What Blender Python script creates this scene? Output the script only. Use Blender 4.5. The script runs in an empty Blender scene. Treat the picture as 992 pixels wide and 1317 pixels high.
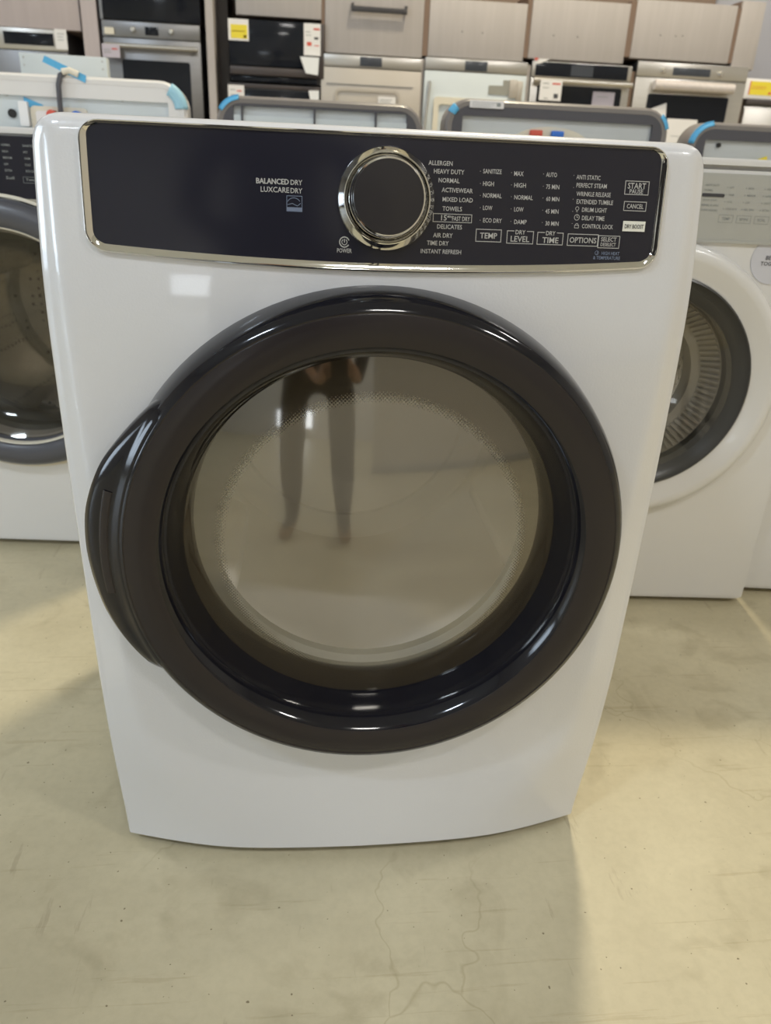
import bpy, bmesh, math, random
from mathutils import Vector, Matrix
random.seed(7)
sc = bpy.context.scene
COL = sc.collection
PI = math.pi

# ------------------------------------------------------------------ camera, world, lights, exposure
cam_d = bpy.data.cameras.new('camera')
cam = bpy.data.objects.new('camera', cam_d)
COL.objects.link(cam)
sc.camera = cam
cam_d.sensor_fit = 'HORIZONTAL'
cam_d.sensor_width = 36.0
cam_d.lens = 36.0 * 990 / 992
cam_d.clip_start = 0.02
pitch, yaw, roll = 0.4273, -0.1143, 0.0459
cp, sp_, cy_, sy_ = math.cos(pitch), math.sin(pitch), math.cos(yaw), math.sin(yaw)
fwd = Vector((-sy_ * cp, cy_ * cp, -sp_))
rgt = Vector((cy_, sy_, 0))
upv = rgt.cross(fwd)
c_, s_ = math.cos(roll), math.sin(roll)
r2 = c_ * rgt + s_ * upv
u2 = -s_ * rgt + c_ * upv
mw = Matrix((r2, u2, -fwd)).transposed().to_4x4()
mw.translation = Vector((-0.0798, -0.826, 0.9302))
cam.matrix_world = mw
cam_d.dof.use_dof = True
cam_d.dof.focus_distance = 0.86
cam_d.dof.aperture_fstop = 9.5

sc.cycles.diffuse_bounces = 10
w = bpy.data.worlds.new('world')
sc.world = w
w.use_nodes = True
w.node_tree.nodes['Background'].inputs[0].default_value = (1.0, 0.98, 0.95, 1)
w.node_tree.nodes['Background'].inputs[1].default_value = 0.3

vs = sc.view_settings
vs.view_transform = 'Standard'
vs.look = 'None'
vs.gamma = 1.0
vs.use_curve_mapping = False
vs.exposure = -1.44


def lamp(name, loc, power, col, sx, sy=None, rot=(0, 0, 0), shape=None):
    d = bpy.data.lights.new(name, 'AREA')
    d.energy = power
    d.color = col
    d.shape = shape or ('DISK' if sy is None else 'RECTANGLE')
    d.size = sx
    if sy is not None:
        d.size_y = sy
    o = bpy.data.objects.new(name, d)
    o.location = loc
    o.rotation_euler = rot
    COL.objects.link(o)
    return o


WARM = (1.0, 0.87, 0.62)
NEUT = (1.0, 0.975, 0.935)
COOL = (0.74, 0.86, 1.0)
lamp('high_bay_lamp', (1.2, 2.65, 5.07), 440, WARM, 0.45)            # throws the warm patch and the dryer's shadow
for x, y, p, cl in [(-4.2, 2.2, 150, NEUT), (4.6, 1.0, 170, NEUT), (-3.2, -2.6, 260, COOL), (0.6, -3.4, 170, NEUT), (4.2, -3.0, 270, NEUT),
                    (-4.0, -7.2, 230, COOL), (0.5, -7.6, 220, NEUT), (5.0, -7.2, 230, NEUT)]:
    lamp('strip_lamp', (x, y, 5.2), p, cl, 0.9, 0.25)

lamp('cool_side_fill', (-7.9, -2.2, 1.6), 190, (0.70, 0.84, 1.0), 2.3, 1.5, (0, -PI / 2, 0))  # added cool fill, turns the left of the dryer bluish


# ------------------------------------------------------------------ materials
def mat(name, col, rough=0.5, metal=0.0, coat=0.0, var=0.04, vscale=12.0, bump=0.0, bscale=200.0, spec=0.5, emit=None, stretch=None):
    m = bpy.data.materials.new(name)
    m.use_nodes = True
    nt = m.node_tree
    N, L = nt.nodes, nt.links
    b = N['Principled BSDF']
    b.inputs['Roughness'].default_value = rough
    b.inputs['Metallic'].default_value = metal
    b.inputs['Coat Weight'].default_value = coat
    b.inputs['Coat Roughness'].default_value = 0.05
    b.inputs['Specular IOR Level'].default_value = spec
    tc = N.new('ShaderNodeTexCoord')
    mp = N.new('ShaderNodeMapping')
    L.new(tc.outputs['Object'], mp.inputs[0])
    if stretch:
        mp.inputs['Scale'].default_value = stretch
    nz = N.new('ShaderNodeTexNoise')
    nz.inputs['Scale'].default_value = vscale
    nz.inputs['Detail'].default_value = 3
    L.new(mp.outputs[0], nz.inputs['Vector'])
    mx = N.new('ShaderNodeMix')
    mx.data_type = 'RGBA'
    L.new(nz.outputs[0], mx.inputs[0])
    mx.inputs[6].default_value = tuple(c * (1 - var) for c in col) + (1,)
    mx.inputs[7].default_value = tuple(min(1, c * (1 + var)) for c in col) + (1,)
    L.new(mx.outputs[2], b.inputs['Base Color'])
    if bump:
        n2 = N.new('ShaderNodeTexNoise')
        n2.inputs['Scale'].default_value = bscale
        n2.inputs['Detail'].default_value = 1
        L.new(mp.outputs[0], n2.inputs['Vector'])
        bp = N.new('ShaderNodeBump')
        bp.inputs['Strength'].default_value = bump
        bp.inputs['Distance'].default_value = 0.002
        L.new(n2.outputs[0], bp.inputs['Height'])
        L.new(bp.outputs[0], b.inputs['Normal'])
    if emit:
        b.inputs['Emission Color'].default_value = col + (1,)
        b.inputs['Emission Strength'].default_value = emit
    return m


ENAMEL = mat('white_enamel', (0.685, 0.695, 0.735), 0.30, coat=1.0, var=0.01, bump=0.09, bscale=380)
ENAMEL2 = mat('white_enamel_plain', (0.72, 0.715, 0.715), 0.25, coat=0.3, var=0.01)
GREYMET = mat('grey_side_metal', (0.45, 0.46, 0.47), 0.45)
NAVY = mat('navy_black_gloss', (0.0175, 0.0175, 0.0275), 0.14, var=0.1, vscale=4, spec=0.38)
BLACKGLOSS = mat('black_gloss_plastic', (0.008, 0.008, 0.012), 0.09, var=0.1, spec=0.42)
SMOKE = mat('smoky_brown_plastic', (0.0225, 0.0185, 0.0195), 0.22, var=0.08, spec=0.36)
CHROME = mat('chrome', (0.80, 0.79, 0.76), 0.06, metal=1.0, var=0.02)
DISC = mat('dial_black', (0.020, 0.018, 0.021), 0.25, var=0.05)
RIMGREY = mat('opening_rim_grey', (0.30, 0.29, 0.25), 0.45, var=0.04)
PRINT = mat('white_print', (0.46, 0.46, 0.46), 0.6, var=0.02)
PRINTBLUE = mat('blue_grey_print', (0.16, 0.20, 0.30), 0.6, var=0.02)
PRINTDARK = mat('dark_print', (0.05, 0.05, 0.06), 0.6, var=0.02)
PRINTGREY = mat('grey_print', (0.28, 0.30, 0.30), 0.6, var=0.02)
WHITEKEY = mat('white_key', (0.80, 0.80, 0.74), 0.4, var=0.02)
RUBBER = mat('black_rubber', (0.02, 0.02, 0.02), 0.7, var=0.1)
DRUMMET = mat('drum_grey_paint', (0.90, 0.885, 0.85), 0.35, metal=0.0, var=0.04, vscale=6)
STEELDRUM = mat('drum_steel', (0.68, 0.66, 0.62), 0.20, metal=1.0, var=0.08)
RINGDARK = mat('charcoal_ring', (0.048, 0.048, 0.047), 0.3, var=0.05)
def perforate(m):
    nt = m.node_tree
    N, L = nt.nodes, nt.links
    tc = N.new('ShaderNodeTexCoord')
    vo = N.new('ShaderNodeTexVoronoi')
    vo.inputs['Scale'].default_value = 42
    vo.inputs['Randomness'].default_value = 0.15
    L.new(tc.outputs['Object'], vo.inputs['Vector'])
    lt = N.new('ShaderNodeMath')
    lt.operation = 'LESS_THAN'
    lt.inputs[1].default_value = 0.22
    L.new(vo.outputs['Distance'], lt.inputs[0])
    mx = N.new('ShaderNodeMix')
    mx.data_type = 'RGBA'
    L.new(lt.outputs[0], mx.inputs[0])
    b = N['Principled BSDF']
    L.new(b.inputs['Base Color'].links[0].from_socket, mx.inputs[6])
    mx.inputs[7].default_value = (0.01, 0.01, 0.01, 1)
    L.new(mx.outputs[2], b.inputs['Base Color'])


perforate(STEELDRUM)
STEEL = mat('brushed_steel', (0.56, 0.54, 0.51), 0.30, metal=0.85, var=0.08, vscale=3, stretch=(0.4, 0.4, 60))
STEELDARK = mat('dark_brushed_steel', (0.27, 0.27, 0.28), 0.34, metal=0.8, var=0.08, vscale=3, stretch=(0.4, 0.4, 60))
BEIGESTEEL = mat('beige_tinted_steel', (0.50, 0.46, 0.41), 0.40, metal=0.35, var=0.04, vscale=3)  # steel oven door with its beige reflection put into the colour
BLACKGLASS = mat('black_glass', (0.012, 0.014, 0.020), 0.10, var=0.1, spec=0.22)
DARKBROWN = mat('dark_brown_plastic', (0.055, 0.045, 0.045), 0.35, var=0.08)
SLATE = mat('slate_display', (0.05, 0.058, 0.075), 0.2, var=0.05)
GUN = mat('gunmetal_plastic', (0.21, 0.195, 0.19), 0.33, coat=0.15, var=0.05)
GUNDARK = mat('gunmetal_inner', (0.075, 0.075, 0.09), 0.45, var=0.05)
GALV = mat('galvanised_sheet', (0.56, 0.60, 0.63), 0.42, metal=0.25, var=0.10, vscale=7)
PALEBLUE = mat('pale_blue_film', (0.60, 0.66, 0.70), 0.35, var=0.05, vscale=7)
CREAM = mat('cream_plastic', (0.70, 0.66, 0.56), 0.5, var=0.03)
PAPER = mat('white_paper', (0.78, 0.77, 0.78), 0.8, var=0.02)
LILAC = mat('lilac_paper', (0.52, 0.48, 0.56), 0.7, var=0.04)
YELLOW = mat('yellow_label', (0.80, 0.66, 0.05), 0.6, var=0.03)
RED = mat('red_print', (0.62, 0.10, 0.07), 0.6, var=0.05)
BLUE = mat('blue_cap', (0.03, 0.16, 0.62), 0.45, var=0.05)
TAPE = mat('blue_tape', (0.10, 0.42, 0.72), 0.45, var=0.08)
TAPEPALE = mat('pale_blue_tape', (0.32, 0.58, 0.72), 0.4, var=0.08)
FOAM = mat('white_foam', (0.80, 0.82, 0.85), 0.8, var=0.03)
GREYCARD = mat('grey_card', (0.30, 0.30, 0.27), 0.7, var=0.05)
LAVSTICK = mat('lavender_sticker', (0.60, 0.61, 0.68), 0.5, var=0.02)
SILVERCON = mat('silver_console', (0.46, 0.47, 0.46), 0.40, metal=0.25, var=0.03, vscale=3)
RINGGREY = mat('slate_ring', (0.085, 0.088, 0.105), 0.32, var=0.05)
BELLOWS = mat('grey_bellows', (0.30, 0.285, 0.255), 0.5, var=0.08)
BLACKMET = mat('black_handle_metal', (0.045, 0.043, 0.048), 0.4, var=0.05)
WALLP = mat('wall_paint', (0.66, 0.64, 0.60), 0.7, var=0.03, vscale=2)
WALLBLUE = mat('blue_grey_paint', (0.42, 0.43, 0.50), 0.7, var=0.03, vscale=2)
CEILM = mat('ceiling_paint', (0.60, 0.60, 0.58), 0.8, var=0.03, vscale=2)
GAPBOARD = mat('brown_edge_board', (0.20, 0.135, 0.10), 0.6, var=0.1)
WOODGAP = mat('brown_board', (0.22, 0.16, 0.125), 0.6, var=0.1)
DAYGLOW = mat('daylight_pane', (0.86, 0.92, 1.0), 0.5, emit=14.0)
SIDEGLOW = mat('cool_side_glow', (0.72, 0.85, 1.0), 0.5, emit=12.0)  # emission of the added pane on the left wall
BUBBLE = mat('bubble_wrap', (0.62, 0.57, 0.56), 0.3, var=0.15, vscale=60, bump=0.4, bscale=90)


def wood_mat(name, a, b):
    m = mat(name, a, 0.55, var=0.03)
    nt = m.node_tree
    N, L = nt.nodes, nt.links
    tc = N.new('ShaderNodeTexCoord')
    mp = N.new('ShaderNodeMapping')
    mp.inputs['Scale'].default_value = (26, 26, 1.6)
    nz = N.new('ShaderNodeTexNoise')
    nz.inputs['Scale'].default_value = 1.5
    nz.inputs['Detail'].default_value = 6
    L.new(tc.outputs['Object'], mp.inputs[0])
    L.new(mp.outputs[0], nz.inputs['Vector'])
    mx = N.new('ShaderNodeMix')
    mx.data_type = 'RGBA'
    L.new(nz.outputs[0], mx.inputs[0])
    mx.inputs[6].default_value = a + (1,)
    mx.inputs[7].default_value = b + (1,)
    L.new(mx.outputs[2], N['Principled BSDF'].inputs['Base Color'])
    return m


OAK = wood_mat('pale_oak', (0.40, 0.370, 0.365), (0.485, 0.455, 0.45))
OAKPINK = wood_mat('pinkish_oak', (0.43, 0.375, 0.385), (0.52, 0.465, 0.475))


def floor_mat():
    m = bpy.data.materials.new('worn_concrete')
    m.use_nodes = True
    nt = m.node_tree
    N, L = nt.nodes, nt.links
    b = N['Principled BSDF']
    tc = N.new('ShaderNodeTexCoord')

    def noise(scale, det=6, rough=0.6, dist=0.0):
        n = N.new('ShaderNodeTexNoise')
        n.inputs['Scale'].default_value = scale
        n.inputs['Detail'].default_value = det
        n.inputs['Roughness'].default_value = rough
        n.inputs['Distortion'].default_value = dist
        L.new(tc.outputs['Object'], n.inputs['Vector'])
        return n

    def ramp(src, stops):
        r = N.new('ShaderNodeValToRGB')
        e = r.color_ramp.elements
        e[0].position, e[0].color = stops[0]
        e[1].position, e[1].color = stops[1]
        for p, c in stops[2:]:
            k = e.new(p)
            k.color = c
        L.new(src, r.inputs[0])
        return r

    def mul(a, bb, f=1.0):
        x = N.new('ShaderNodeMix')
        x.data_type = 'RGBA'
        x.blend_type = 'MULTIPLY'
        x.inputs[0].default_value = f
        L.new(a, x.inputs[6])
        L.new(bb, x.inputs[7])
        return x.outputs[2]

    base = ramp(noise(3.2, 8, 0.62, 0.3).outputs[0], [(0.30, (0.485, 0.435, 0.300, 1)), (0.70, (0.60, 0.545, 0.385, 1))])
    fine = ramp(noise(70, 3).outputs[0], [(0.25, (0.93, 0.93, 0.92, 1)), (0.6, (1, 1, 1, 1))])
    blot = ramp(noise(7.5, 4, 0.5, 1.2).outputs[0], [(0.30, (0.86, 0.85, 0.83, 1)), (0.45, (1, 1, 1, 1))])
    speck = ramp(noise(150, 1, 0.3).outputs[0], [(0.20, (0.40, 0.37, 0.33, 1)), (0.235, (1, 1, 1, 1))])
    # hairline cracks: edges of large distorted cells
    nv = noise(4, 4)
    mixv = N.new('ShaderNodeMix')
    mixv.data_type = 'VECTOR'
    mixv.inputs[0].default_value = 0.16
    L.new(tc.outputs['Object'], mixv.inputs[4])
    L.new(nv.outputs[1], mixv.inputs[5])
    vo = N.new('ShaderNodeTexVoronoi')
    vo.feature = 'DISTANCE_TO_EDGE'
    vo.inputs['Scale'].default_value = 2.1
    L.new(mixv.outputs[1], vo.inputs['Vector'])
    crk = ramp(vo.outputs[0], [(0.0, (0.84, 0.82, 0.78, 1)), (0.0028, (1, 1, 1, 1))])
    gate = ramp(noise(2.2, 2).outputs[0], [(0.46, (0, 0, 0, 1)), (0.58, (1, 1, 1, 1))])
    cm = N.new('ShaderNodeMix')
    cm.data_type = 'RGBA'
    L.new(gate.outputs[0], cm.inputs[0])
    cm.inputs[6].default_value = (1, 1, 1, 1)
    L.new(crk.outputs[0], cm.inputs[7])
    def streaks(rot, sc_, lo, dark):
        mp = N.new('ShaderNodeMapping')
        mp.inputs['Rotation'].default_value = (0, 0, rot)
        mp.inputs['Scale'].default_value = sc_
        L.new(tc.outputs['Object'], mp.inputs[0])
        n = N.new('ShaderNodeTexNoise')
        n.inputs['Scale'].default_value = 1.0
        n.inputs['Detail'].default_value = 5
        n.inputs['Roughness'].default_value = 0.65
        L.new(mp.outputs[0], n.inputs['Vector'])
        return ramp(n.outputs[0], [(lo, dark + (1,)), (lo + 0.05, (1, 1, 1, 1))])
    s1 = streaks(0.25, (30, 5, 1), 0.315, (0.86, 0.84, 0.83))
    s2 = streaks(1.1, (3.0, 60, 1), 0.34, (0.90, 0.88, 0.85))
    col = base.outputs[0]
    for k in (fine, blot, speck, s1, s2):
        col = mul(col, k.outputs[0])
    col = mul(col, cm.outputs[2])
    L.new(col, b.inputs['Base Color'])
    rr = N.new('ShaderNodeMapRange')
    rr.inputs[3].default_value = 0.26
    rr.inputs[4].default_value = 0.48
    L.new(noise(9, 4).outputs[0], rr.inputs[0])
    L.new(rr.outputs[0], b.inputs['Roughness'])
    b.inputs['Specular IOR Level'].default_value = 0.35
    bp = N.new('ShaderNodeBump')
    bp.inputs['Strength'].default_value = 0.05
    bp.inputs['Distance'].default_value = 0.004
    L.new(noise(24, 5).outputs[0], bp.inputs['Height'])
    L.new(bp.outputs[0], b.inputs['Normal'])
    return m


CONCRETE = floor_mat()


def glass_mat(name, r_clear, r_frit, refl, tint, frit_col, dots=True):
    """thin tinted dome: clear middle, printed rim that breaks up into dots, mirror-like coating.  Object axes: x, z across, y = depth."""
    m = bpy.data.materials.new(name)
    m.use_nodes = True
    nt = m.node_tree
    N, L = nt.nodes, nt.links
    for n in list(N):
        N.remove(n)
    out = N.new('ShaderNodeOutputMaterial')
    tc = N.new('ShaderNodeTexCoord')
    sx = N.new('ShaderNodeSeparateXYZ')
    L.new(tc.outputs['Object'], sx.inputs[0])

    def math_(op, a, b=None):
        n = N.new('ShaderNodeMath')
        n.operation = op
        for i, v in enumerate((a, b)):
            if v is None:
                continue
            if isinstance(v, (int, float)):
                n.inputs[i].default_value = v
            else:
                L.new(v, n.inputs[i])
        return n.outputs[0]
    rad = math_('SQRT', math_('ADD', math_('MULTIPLY', sx.outputs[0], sx.outputs[0]), math_('MULTIPLY', sx.outputs[2], sx.outputs[2])))
    k = 2 * PI / 0.0042
    dot = math_('MULTIPLY', math_('SINE', math_('MULTIPLY', sx.outputs[0], k)), math_('SINE', math_('MULTIPLY', sx.outputs[2], k)))
    mr = N.new('ShaderNodeMapRange')
    L.new(rad, mr.inputs[0])
    mr.inputs[1].default_value = r_clear
    mr.inputs[2].default_value = r_frit
    mr.inputs[3].default_value = -1.1
    mr.inputs[4].default_value = 1.1
    fr = math_('GREATER_THAN', mr.outputs[0], dot)
    tr = N.new('ShaderNodeBsdfTransparent')
    tr.inputs[0].default_value = tint + (1,)
    df = N.new('ShaderNodeBsdfDiffuse')
    df.inputs[0].default_value = frit_col + (1,)
    m1 = N.new('ShaderNodeMixShader')
    L.new(fr, m1.inputs[0])
    L.new(tr.outputs[0], m1.inputs[1])
    L.new(df.outputs[0], m1.inputs[2])
    gl = N.new('ShaderNodeBsdfGlossy')
    gl.inputs['Color'].default_value = (1.0, 0.97, 0.90, 1)
    gl.inputs['Roughness'].default_value = 0.06
    lw = N.new('ShaderNodeLayerWeight')
    lw.inputs[0].default_value = 0.5
    mrf = N.new('ShaderNodeMapRange')
    L.new(math_('POWER', lw.outputs['Facing'], 4.0), mrf.inputs[0])
    mrf.inputs[3].default_value = refl
    mrf.inputs[4].default_value = 0.9
    m2 = N.new('ShaderNodeMixShader')
    L.new(mrf.outputs[0], m2.inputs[0])
    L.new(m1.outputs[0], m2.inputs[1])
    L.new(gl.outputs[0], m2.inputs[2])
    L.new(m2.outputs[0], out.inputs[0])
    return m


DOORGLASS = glass_mat('tinted_door_glass', 0.173, 0.188, 0.165, (1.0, 0.98, 0.95), (0.055, 0.045, 0.031))
WASHGLASS = glass_mat('smoked_bowl_glass', 0.9, 1.0, 0.07, (0.50, 0.475, 0.44), (0.05, 0.05, 0.05))
CLEARGLASS = glass_mat('clear_bowl_glass', 0.9, 1.0, 0.06, (0.86, 0.84, 0.80), (0.05, 0.05, 0.05))


# ------------------------------------------------------------------ mesh helpers
class MB:
    def __init__(s):
        s.v, s.f, s.m = [], [], []

    def add(s, verts, faces, mi=0):
        o = len(s.v)
        s.v += [tuple(v) for v in verts]
        s.f += [tuple(i + o for i in f) for f in faces]
        s.m += [mi] * len(faces)

    def box(s, x0, x1, y0, y1, z0, z1, b=0.0, seg=2, mi=0):
        bm = bmesh.new()
        bmesh.ops.create_cube(bm, size=1.0)
        for v in bm.verts:
            v.co = Vector(((x0 + x1) / 2 + v.co.x * (x1 - x0), (y0 + y1) / 2 + v.co.y * (y1 - y0), (z0 + z1) / 2 + v.co.z * (z1 - z0)))
        if b:
            bmesh.ops.bevel(bm, geom=list(bm.edges), offset=b, segments=seg, affect='EDGES', profile=0.5)
        bm.verts.index_update()
        s.add([v.co.copy() for v in bm.verts], [[v.index for v in f.verts] for f in bm.faces], mi)
        bm.free()
        return s

    def lathe(s, prof, c=(0, 0, 0), n=64, axis='y', a0=0.0, a1=2 * PI, mi=0):
        """prof: (radius, height along the axis)"""
        full = abs(a1 - a0 - 2 * PI) < 1e-6
        cnt = n if full else n + 1
        vs_, fs_ = [], []
        for i in range(cnt):
            a = a0 + (a1 - a0) * i / n
            ca, sa = math.cos(a), math.sin(a)
            for r, h in prof:
                if axis == 'y':
                    vs_.append((c[0] + r * ca, c[1] + h, c[2] + r * sa))
                elif axis == 'z':
                    vs_.append((c[0] + r * ca, c[1] + r * sa, c[2] + h))
                else:
                    vs_.append((c[0] + h, c[1] + r * ca, c[2] + r * sa))
        k = len(prof)
        for i in range(n):
            j = (i + 1) % cnt
            for q in range(k - 1):
                fs_.append((i * k + q, i * k + q + 1, j * k + q + 1, j * k + q))
        s.add(vs_, fs_, mi)
        return s

    def tube(s, pts, r, n=10, mi=0):
        pts = [Vector(p) for p in pts]
        vs_, fs_ = [], []
        for i, p in enumerate(pts):
            d = (pts[min(i + 1, len(pts) - 1)] - pts[max(i - 1, 0)]).normalized()
            a = d.orthogonal().normalized() if i == 0 else (a - d * a.dot(d)).normalized()
            b = d.cross(a)
            for k in range(n):
                t = 2 * PI * k / n
                vs_.append(p + r * (math.cos(t) * a + math.sin(t) * b))
        for i in range(len(pts) - 1):
            for k in range(n):
                fs_.append((i * n + k, i * n + (k + 1) % n, (i + 1) * n + (k + 1) % n, (i + 1) * n + k))
        fs_.append(tuple(range(n)))
        fs_.append(tuple((len(pts) - 1) * n + k for k in range(n)))
        s.add(vs_, fs_, mi)
        return s

    def prism(s, outline, y0, y1, mi=0):
        """outline: (x, z) loop, extruded from y0 to y1"""
        n = len(outline)
        vs_ = [(x, y0, z) for x, z in outline] + [(x, y1, z) for x, z in outline]
        fs_ = [tuple(range(n)), tuple(range(2 * n - 1, n - 1, -1))]
        fs_ += [(i, i + n, (i + 1) % n + n, (i + 1) % n) for i in range(n)]
        s.add(vs_, fs_, mi)
        return s

    def build(s, name, mats, parent=None, smooth=True, angle=40):
        me = bpy.data.meshes.new(name)
        me.from_pydata([tuple(v) for v in s.v], [], s.f)
        for m in (mats if isinstance(mats, (list, tuple)) else [mats]):
            me.materials.append(m)
        me.polygons.foreach_set('material_index', s.m)
        bm = bmesh.new()
        bm.from_mesh(me)
        bmesh.ops.recalc_face_normals(bm, faces=bm.faces)
        bm.to_mesh(me)
        bm.free()
        if smooth:
            me.polygons.foreach_set('use_smooth', [True] * len(me.polygons))
            try:
                me.set_sharp_from_angle(angle=math.radians(angle))
            except Exception:
                pass
        o = bpy.data.objects.new(name, me)
        COL.objects.link(o)
        if parent:
            o.parent = parent
        return o


def tag(o, label, cat, group=None):
    o['label'] = label
    o['category'] = cat
    if group:
        o['group'] = group
    return o


def thing(name, label, cat, loc=(0, 0, 0), rz=0.0, group=None):
    o = bpy.data.objects.new(name, None)
    o.empty_display_size = 0.05
    COL.objects.link(o)
    o.location = loc
    o.rotation_euler = (0, 0, rz)
    return tag(o, label, cat, group)


def struct(o):
    o['kind'] = 'structure'
    return o


def rrect(x0, x1, z0, z1, r, n=6):
    """rounded rectangle loop; r = one radius or (bl, br, tr, tl)"""
    if not isinstance(r, (tuple, list)):
        r = (r,) * 4
    out = []
    for (cx, cz, a, rr) in ((x0 + r[0], z0 + r[0], PI, r[0]), (x1 - r[1], z0 + r[1], 1.5 * PI, r[1]), (x1 - r[2], z1 - r[2], 0, r[2]), (x0 + r[3], z1 - r[3], 0.5 * PI, r[3])):
        if rr <= 1e-6:
            out.append((cx, cz))
            continue
        for i in range(n + 1):
            t = a + 0.5 * PI * i / n
            out.append((cx + rr * math.cos(t), cz + rr * math.sin(t)))
    return out


def ring_prism(mb, outer, inner, y0, y1, mi=0):
    """frame between two loops of equal length, with depth"""
    n = len(outer)
    vs_ = [(x, y0, z) for x, z in outer] + [(x, y0, z) for x, z in inner] + [(x, y1, z) for x, z in outer] + [(x, y1, z) for x, z in inner]
    fs_ = []
    for i in range(n):
        j = (i + 1) % n
        fs_ += [(i, j, n + j, n + i), (2 * n + i, 3 * n + i, 3 * n + j, 2 * n + j), (i, 2 * n + i, 2 * n + j, j), (n + i, n + j, 3 * n + j, 3 * n + i)]
    mb.add(vs_, fs_, mi)
    return mb


_fc = {}


def glyphs(text):
    if text not in _fc:
        cu = bpy.data.curves.new('tmp', 'FONT')
        cu.body = text
        cu.size = 1.0
        cu.resolution_u = 2
        cu.offset = 0.012
        o = bpy.data.objects.new('tmp', cu)
        COL.objects.link(o)
        bpy.context.view_layer.update()
        me = o.evaluated_get(bpy.context.evaluated_depsgraph_get()).to_mesh()
        vs_ = [(v.co.x, v.co.y) for v in me.vertices]
        fs_ = [tuple(p.vertices) for p in me.polygons]
        bpy.data.objects.remove(o)
        bpy.data.curves.remove(cu)
        _fc[text] = (vs_, fs_)
    return _fc[text]


def write(mb, text, x, z, wid, h, align='l', surf=lambda x, z: 0.0, lift=0.0006, mi=0):
    """flat lettering laid on a surface y = surf(x, z): wid = full width, h = height; z = centre line"""
    vs_, fs_ = glyphs(text)
    xs = [v[0] for v in vs_]
    zs = [v[1] for v in vs_]
    x0, x1, z0, z1 = min(xs), max(xs), min(zs), max(zs)
    off = {'l': 0.0, 'c': -0.5, 'r': -1.0}[align]
    pts = []
    for a, b in vs_:
        px = x + ((a - x0) / (x1 - x0) + off) * wid
        pz = z + ((b - z0) / (z1 - z0) - 0.5) * h
        pts.append((px, surf(px, pz) - lift, pz))
    mb.add(pts, fs_, mi)


def outline_box(mb, x0, x1, z0, z1, t, surf=lambda x, z: 0.0, lift=0.0006, gap=None, mi=0):
    """thin printed rectangle outline; gap = (xa, xb) left open in the top edge"""
    bars = [(x0, x1, z0, z0 + t), (x0, x0 + t, z0, z1), (x1 - t, x1, z0, z1)]
    bars += [(x0, x1, z1 - t, z1)] if not gap else [(x0, gap[0], z1 - t, z1), (gap[1], x1, z1 - t, z1)]
    for a, b, c, d in bars:
        k = max(1, int((b - a) / 0.006))
        for i in range(k):
            p, q = a + (b - a) * i / k, a + (b - a) * (i + 1) / k
            mb.add([(p, surf(p, c) - lift, c), (q, surf(q, c) - lift, c), (q, surf(q, d) - lift, d), (p, surf(p, d) - lift, d)], [(0, 1, 2, 3)], mi)


def interp(t, xs, ys):
    if t <= xs[0]:
        return ys[0]
    for i in range(1, len(xs)):
        if t <= xs[i]:
            return ys[i - 1] + (ys[i] - ys[i - 1]) * (t - xs[i - 1]) / (xs[i] - xs[i - 1])
    return ys[-1]


def smooth_interp(t, xs, ys):
    # small box filter over the piecewise-linear curve keeps the enamel free of visible kinks
    return sum(interp(t + d, xs, ys) for d in (-0.03, -0.02, -0.01, 0, 0.01, 0.02, 0.03)) / 7


# ------------------------------------------------------------------ room shell
struct(MB().box(-8, 8, -10, 4.9, -0.1, 0).build('floor', CONCRETE))
struct(MB().box(-8, 8, -10, 4.9, 5.6, 5.7).build('ceiling', CEILM))
struct(MB().box(-8.1, -8, -10, 4.9, 0, 5.6).build('wall_left', WALLP))
struct(MB().box(8, 8.1, -10, 4.9, 0, 5.6).build('wall_right', WALLP))
struct(MB().box(-8, 8, 4.78, 4.9, 0, 5.6).build('wall_back', WALLBLUE))
struct(MB().box(-8, -2.80, -10.1, -10, 0, 5.6).box(-1.42, 8, -10.1, -10, 0, 5.6).box(-2.80, -1.42, -10.1, -10, 1.02, 5.6).box(-2.80, -1.42, -10.1, -10, 0, .40).build('wall_near', WALLP))
win = struct(MB().box(-2.80, -1.42, -10.1, -10.05, .40, 1.02).build('window_1', DAYGLOW))
wf = MB()
for x in (-2.80, -1.46):
    wf.box(x, x + 0.04, -10.05, -9.98, .40, 1.02)
wf.box(-2.80, -1.42, -10.05, -9.98, 1.0, 1.04)
wf.build('window_frame', STEELDARK, win)
glow_pane = struct(MB().box(-8.0, -7.97, -3.4, -1.0, .8, 2.4).build('side_glow_pane', SIDEGLOW))  # added glowing pane, out of view; gives the dryer's left edge a bluish reflection
wf = MB()
for y in (-3.42, -2.2, -1.02):
    wf.box(-7.97, -7.93, y, y + .05, .8, 2.4)
wf.build('window_frame', STEELDARK, glow_pane)  # bars over the added glowing pane

# ------------------------------------------------------------------ main clothes dryer
H, WTOP = 0.9605, 0.030
ZB = [0, .03, .10, .13, .20, .30, .64, .80, .96]
XB = [.20, .205, .245, .265, .293, .306, .322, .326, .327]
SB = [.235, .24, .28, .32, .42, .52, .70, .75, .80]
ZW = [.02, .15, .28, .45, .60, .80, .93, .96]
WL = [.339, .344, .348, .350, .351, .350, .346, .345]
WR = [.334, .345, .353, .357, .358, .355, .347, .346]


def F(x, z):
    X = abs(x) / .345
    t = abs(x) - smooth_interp(z, ZB, XB)
    e = interp(z, (0, .05, .16, .30), (.07, .06, .02, .005))
    return -.006 - .25 * max(0, e - .02) ** 1.5 + .012 * X * X + smooth_interp(z, ZB, SB) * .5 * (t + math.sqrt(t * t + e * e)) + .40 * max(0, z - .72) ** 2


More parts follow.
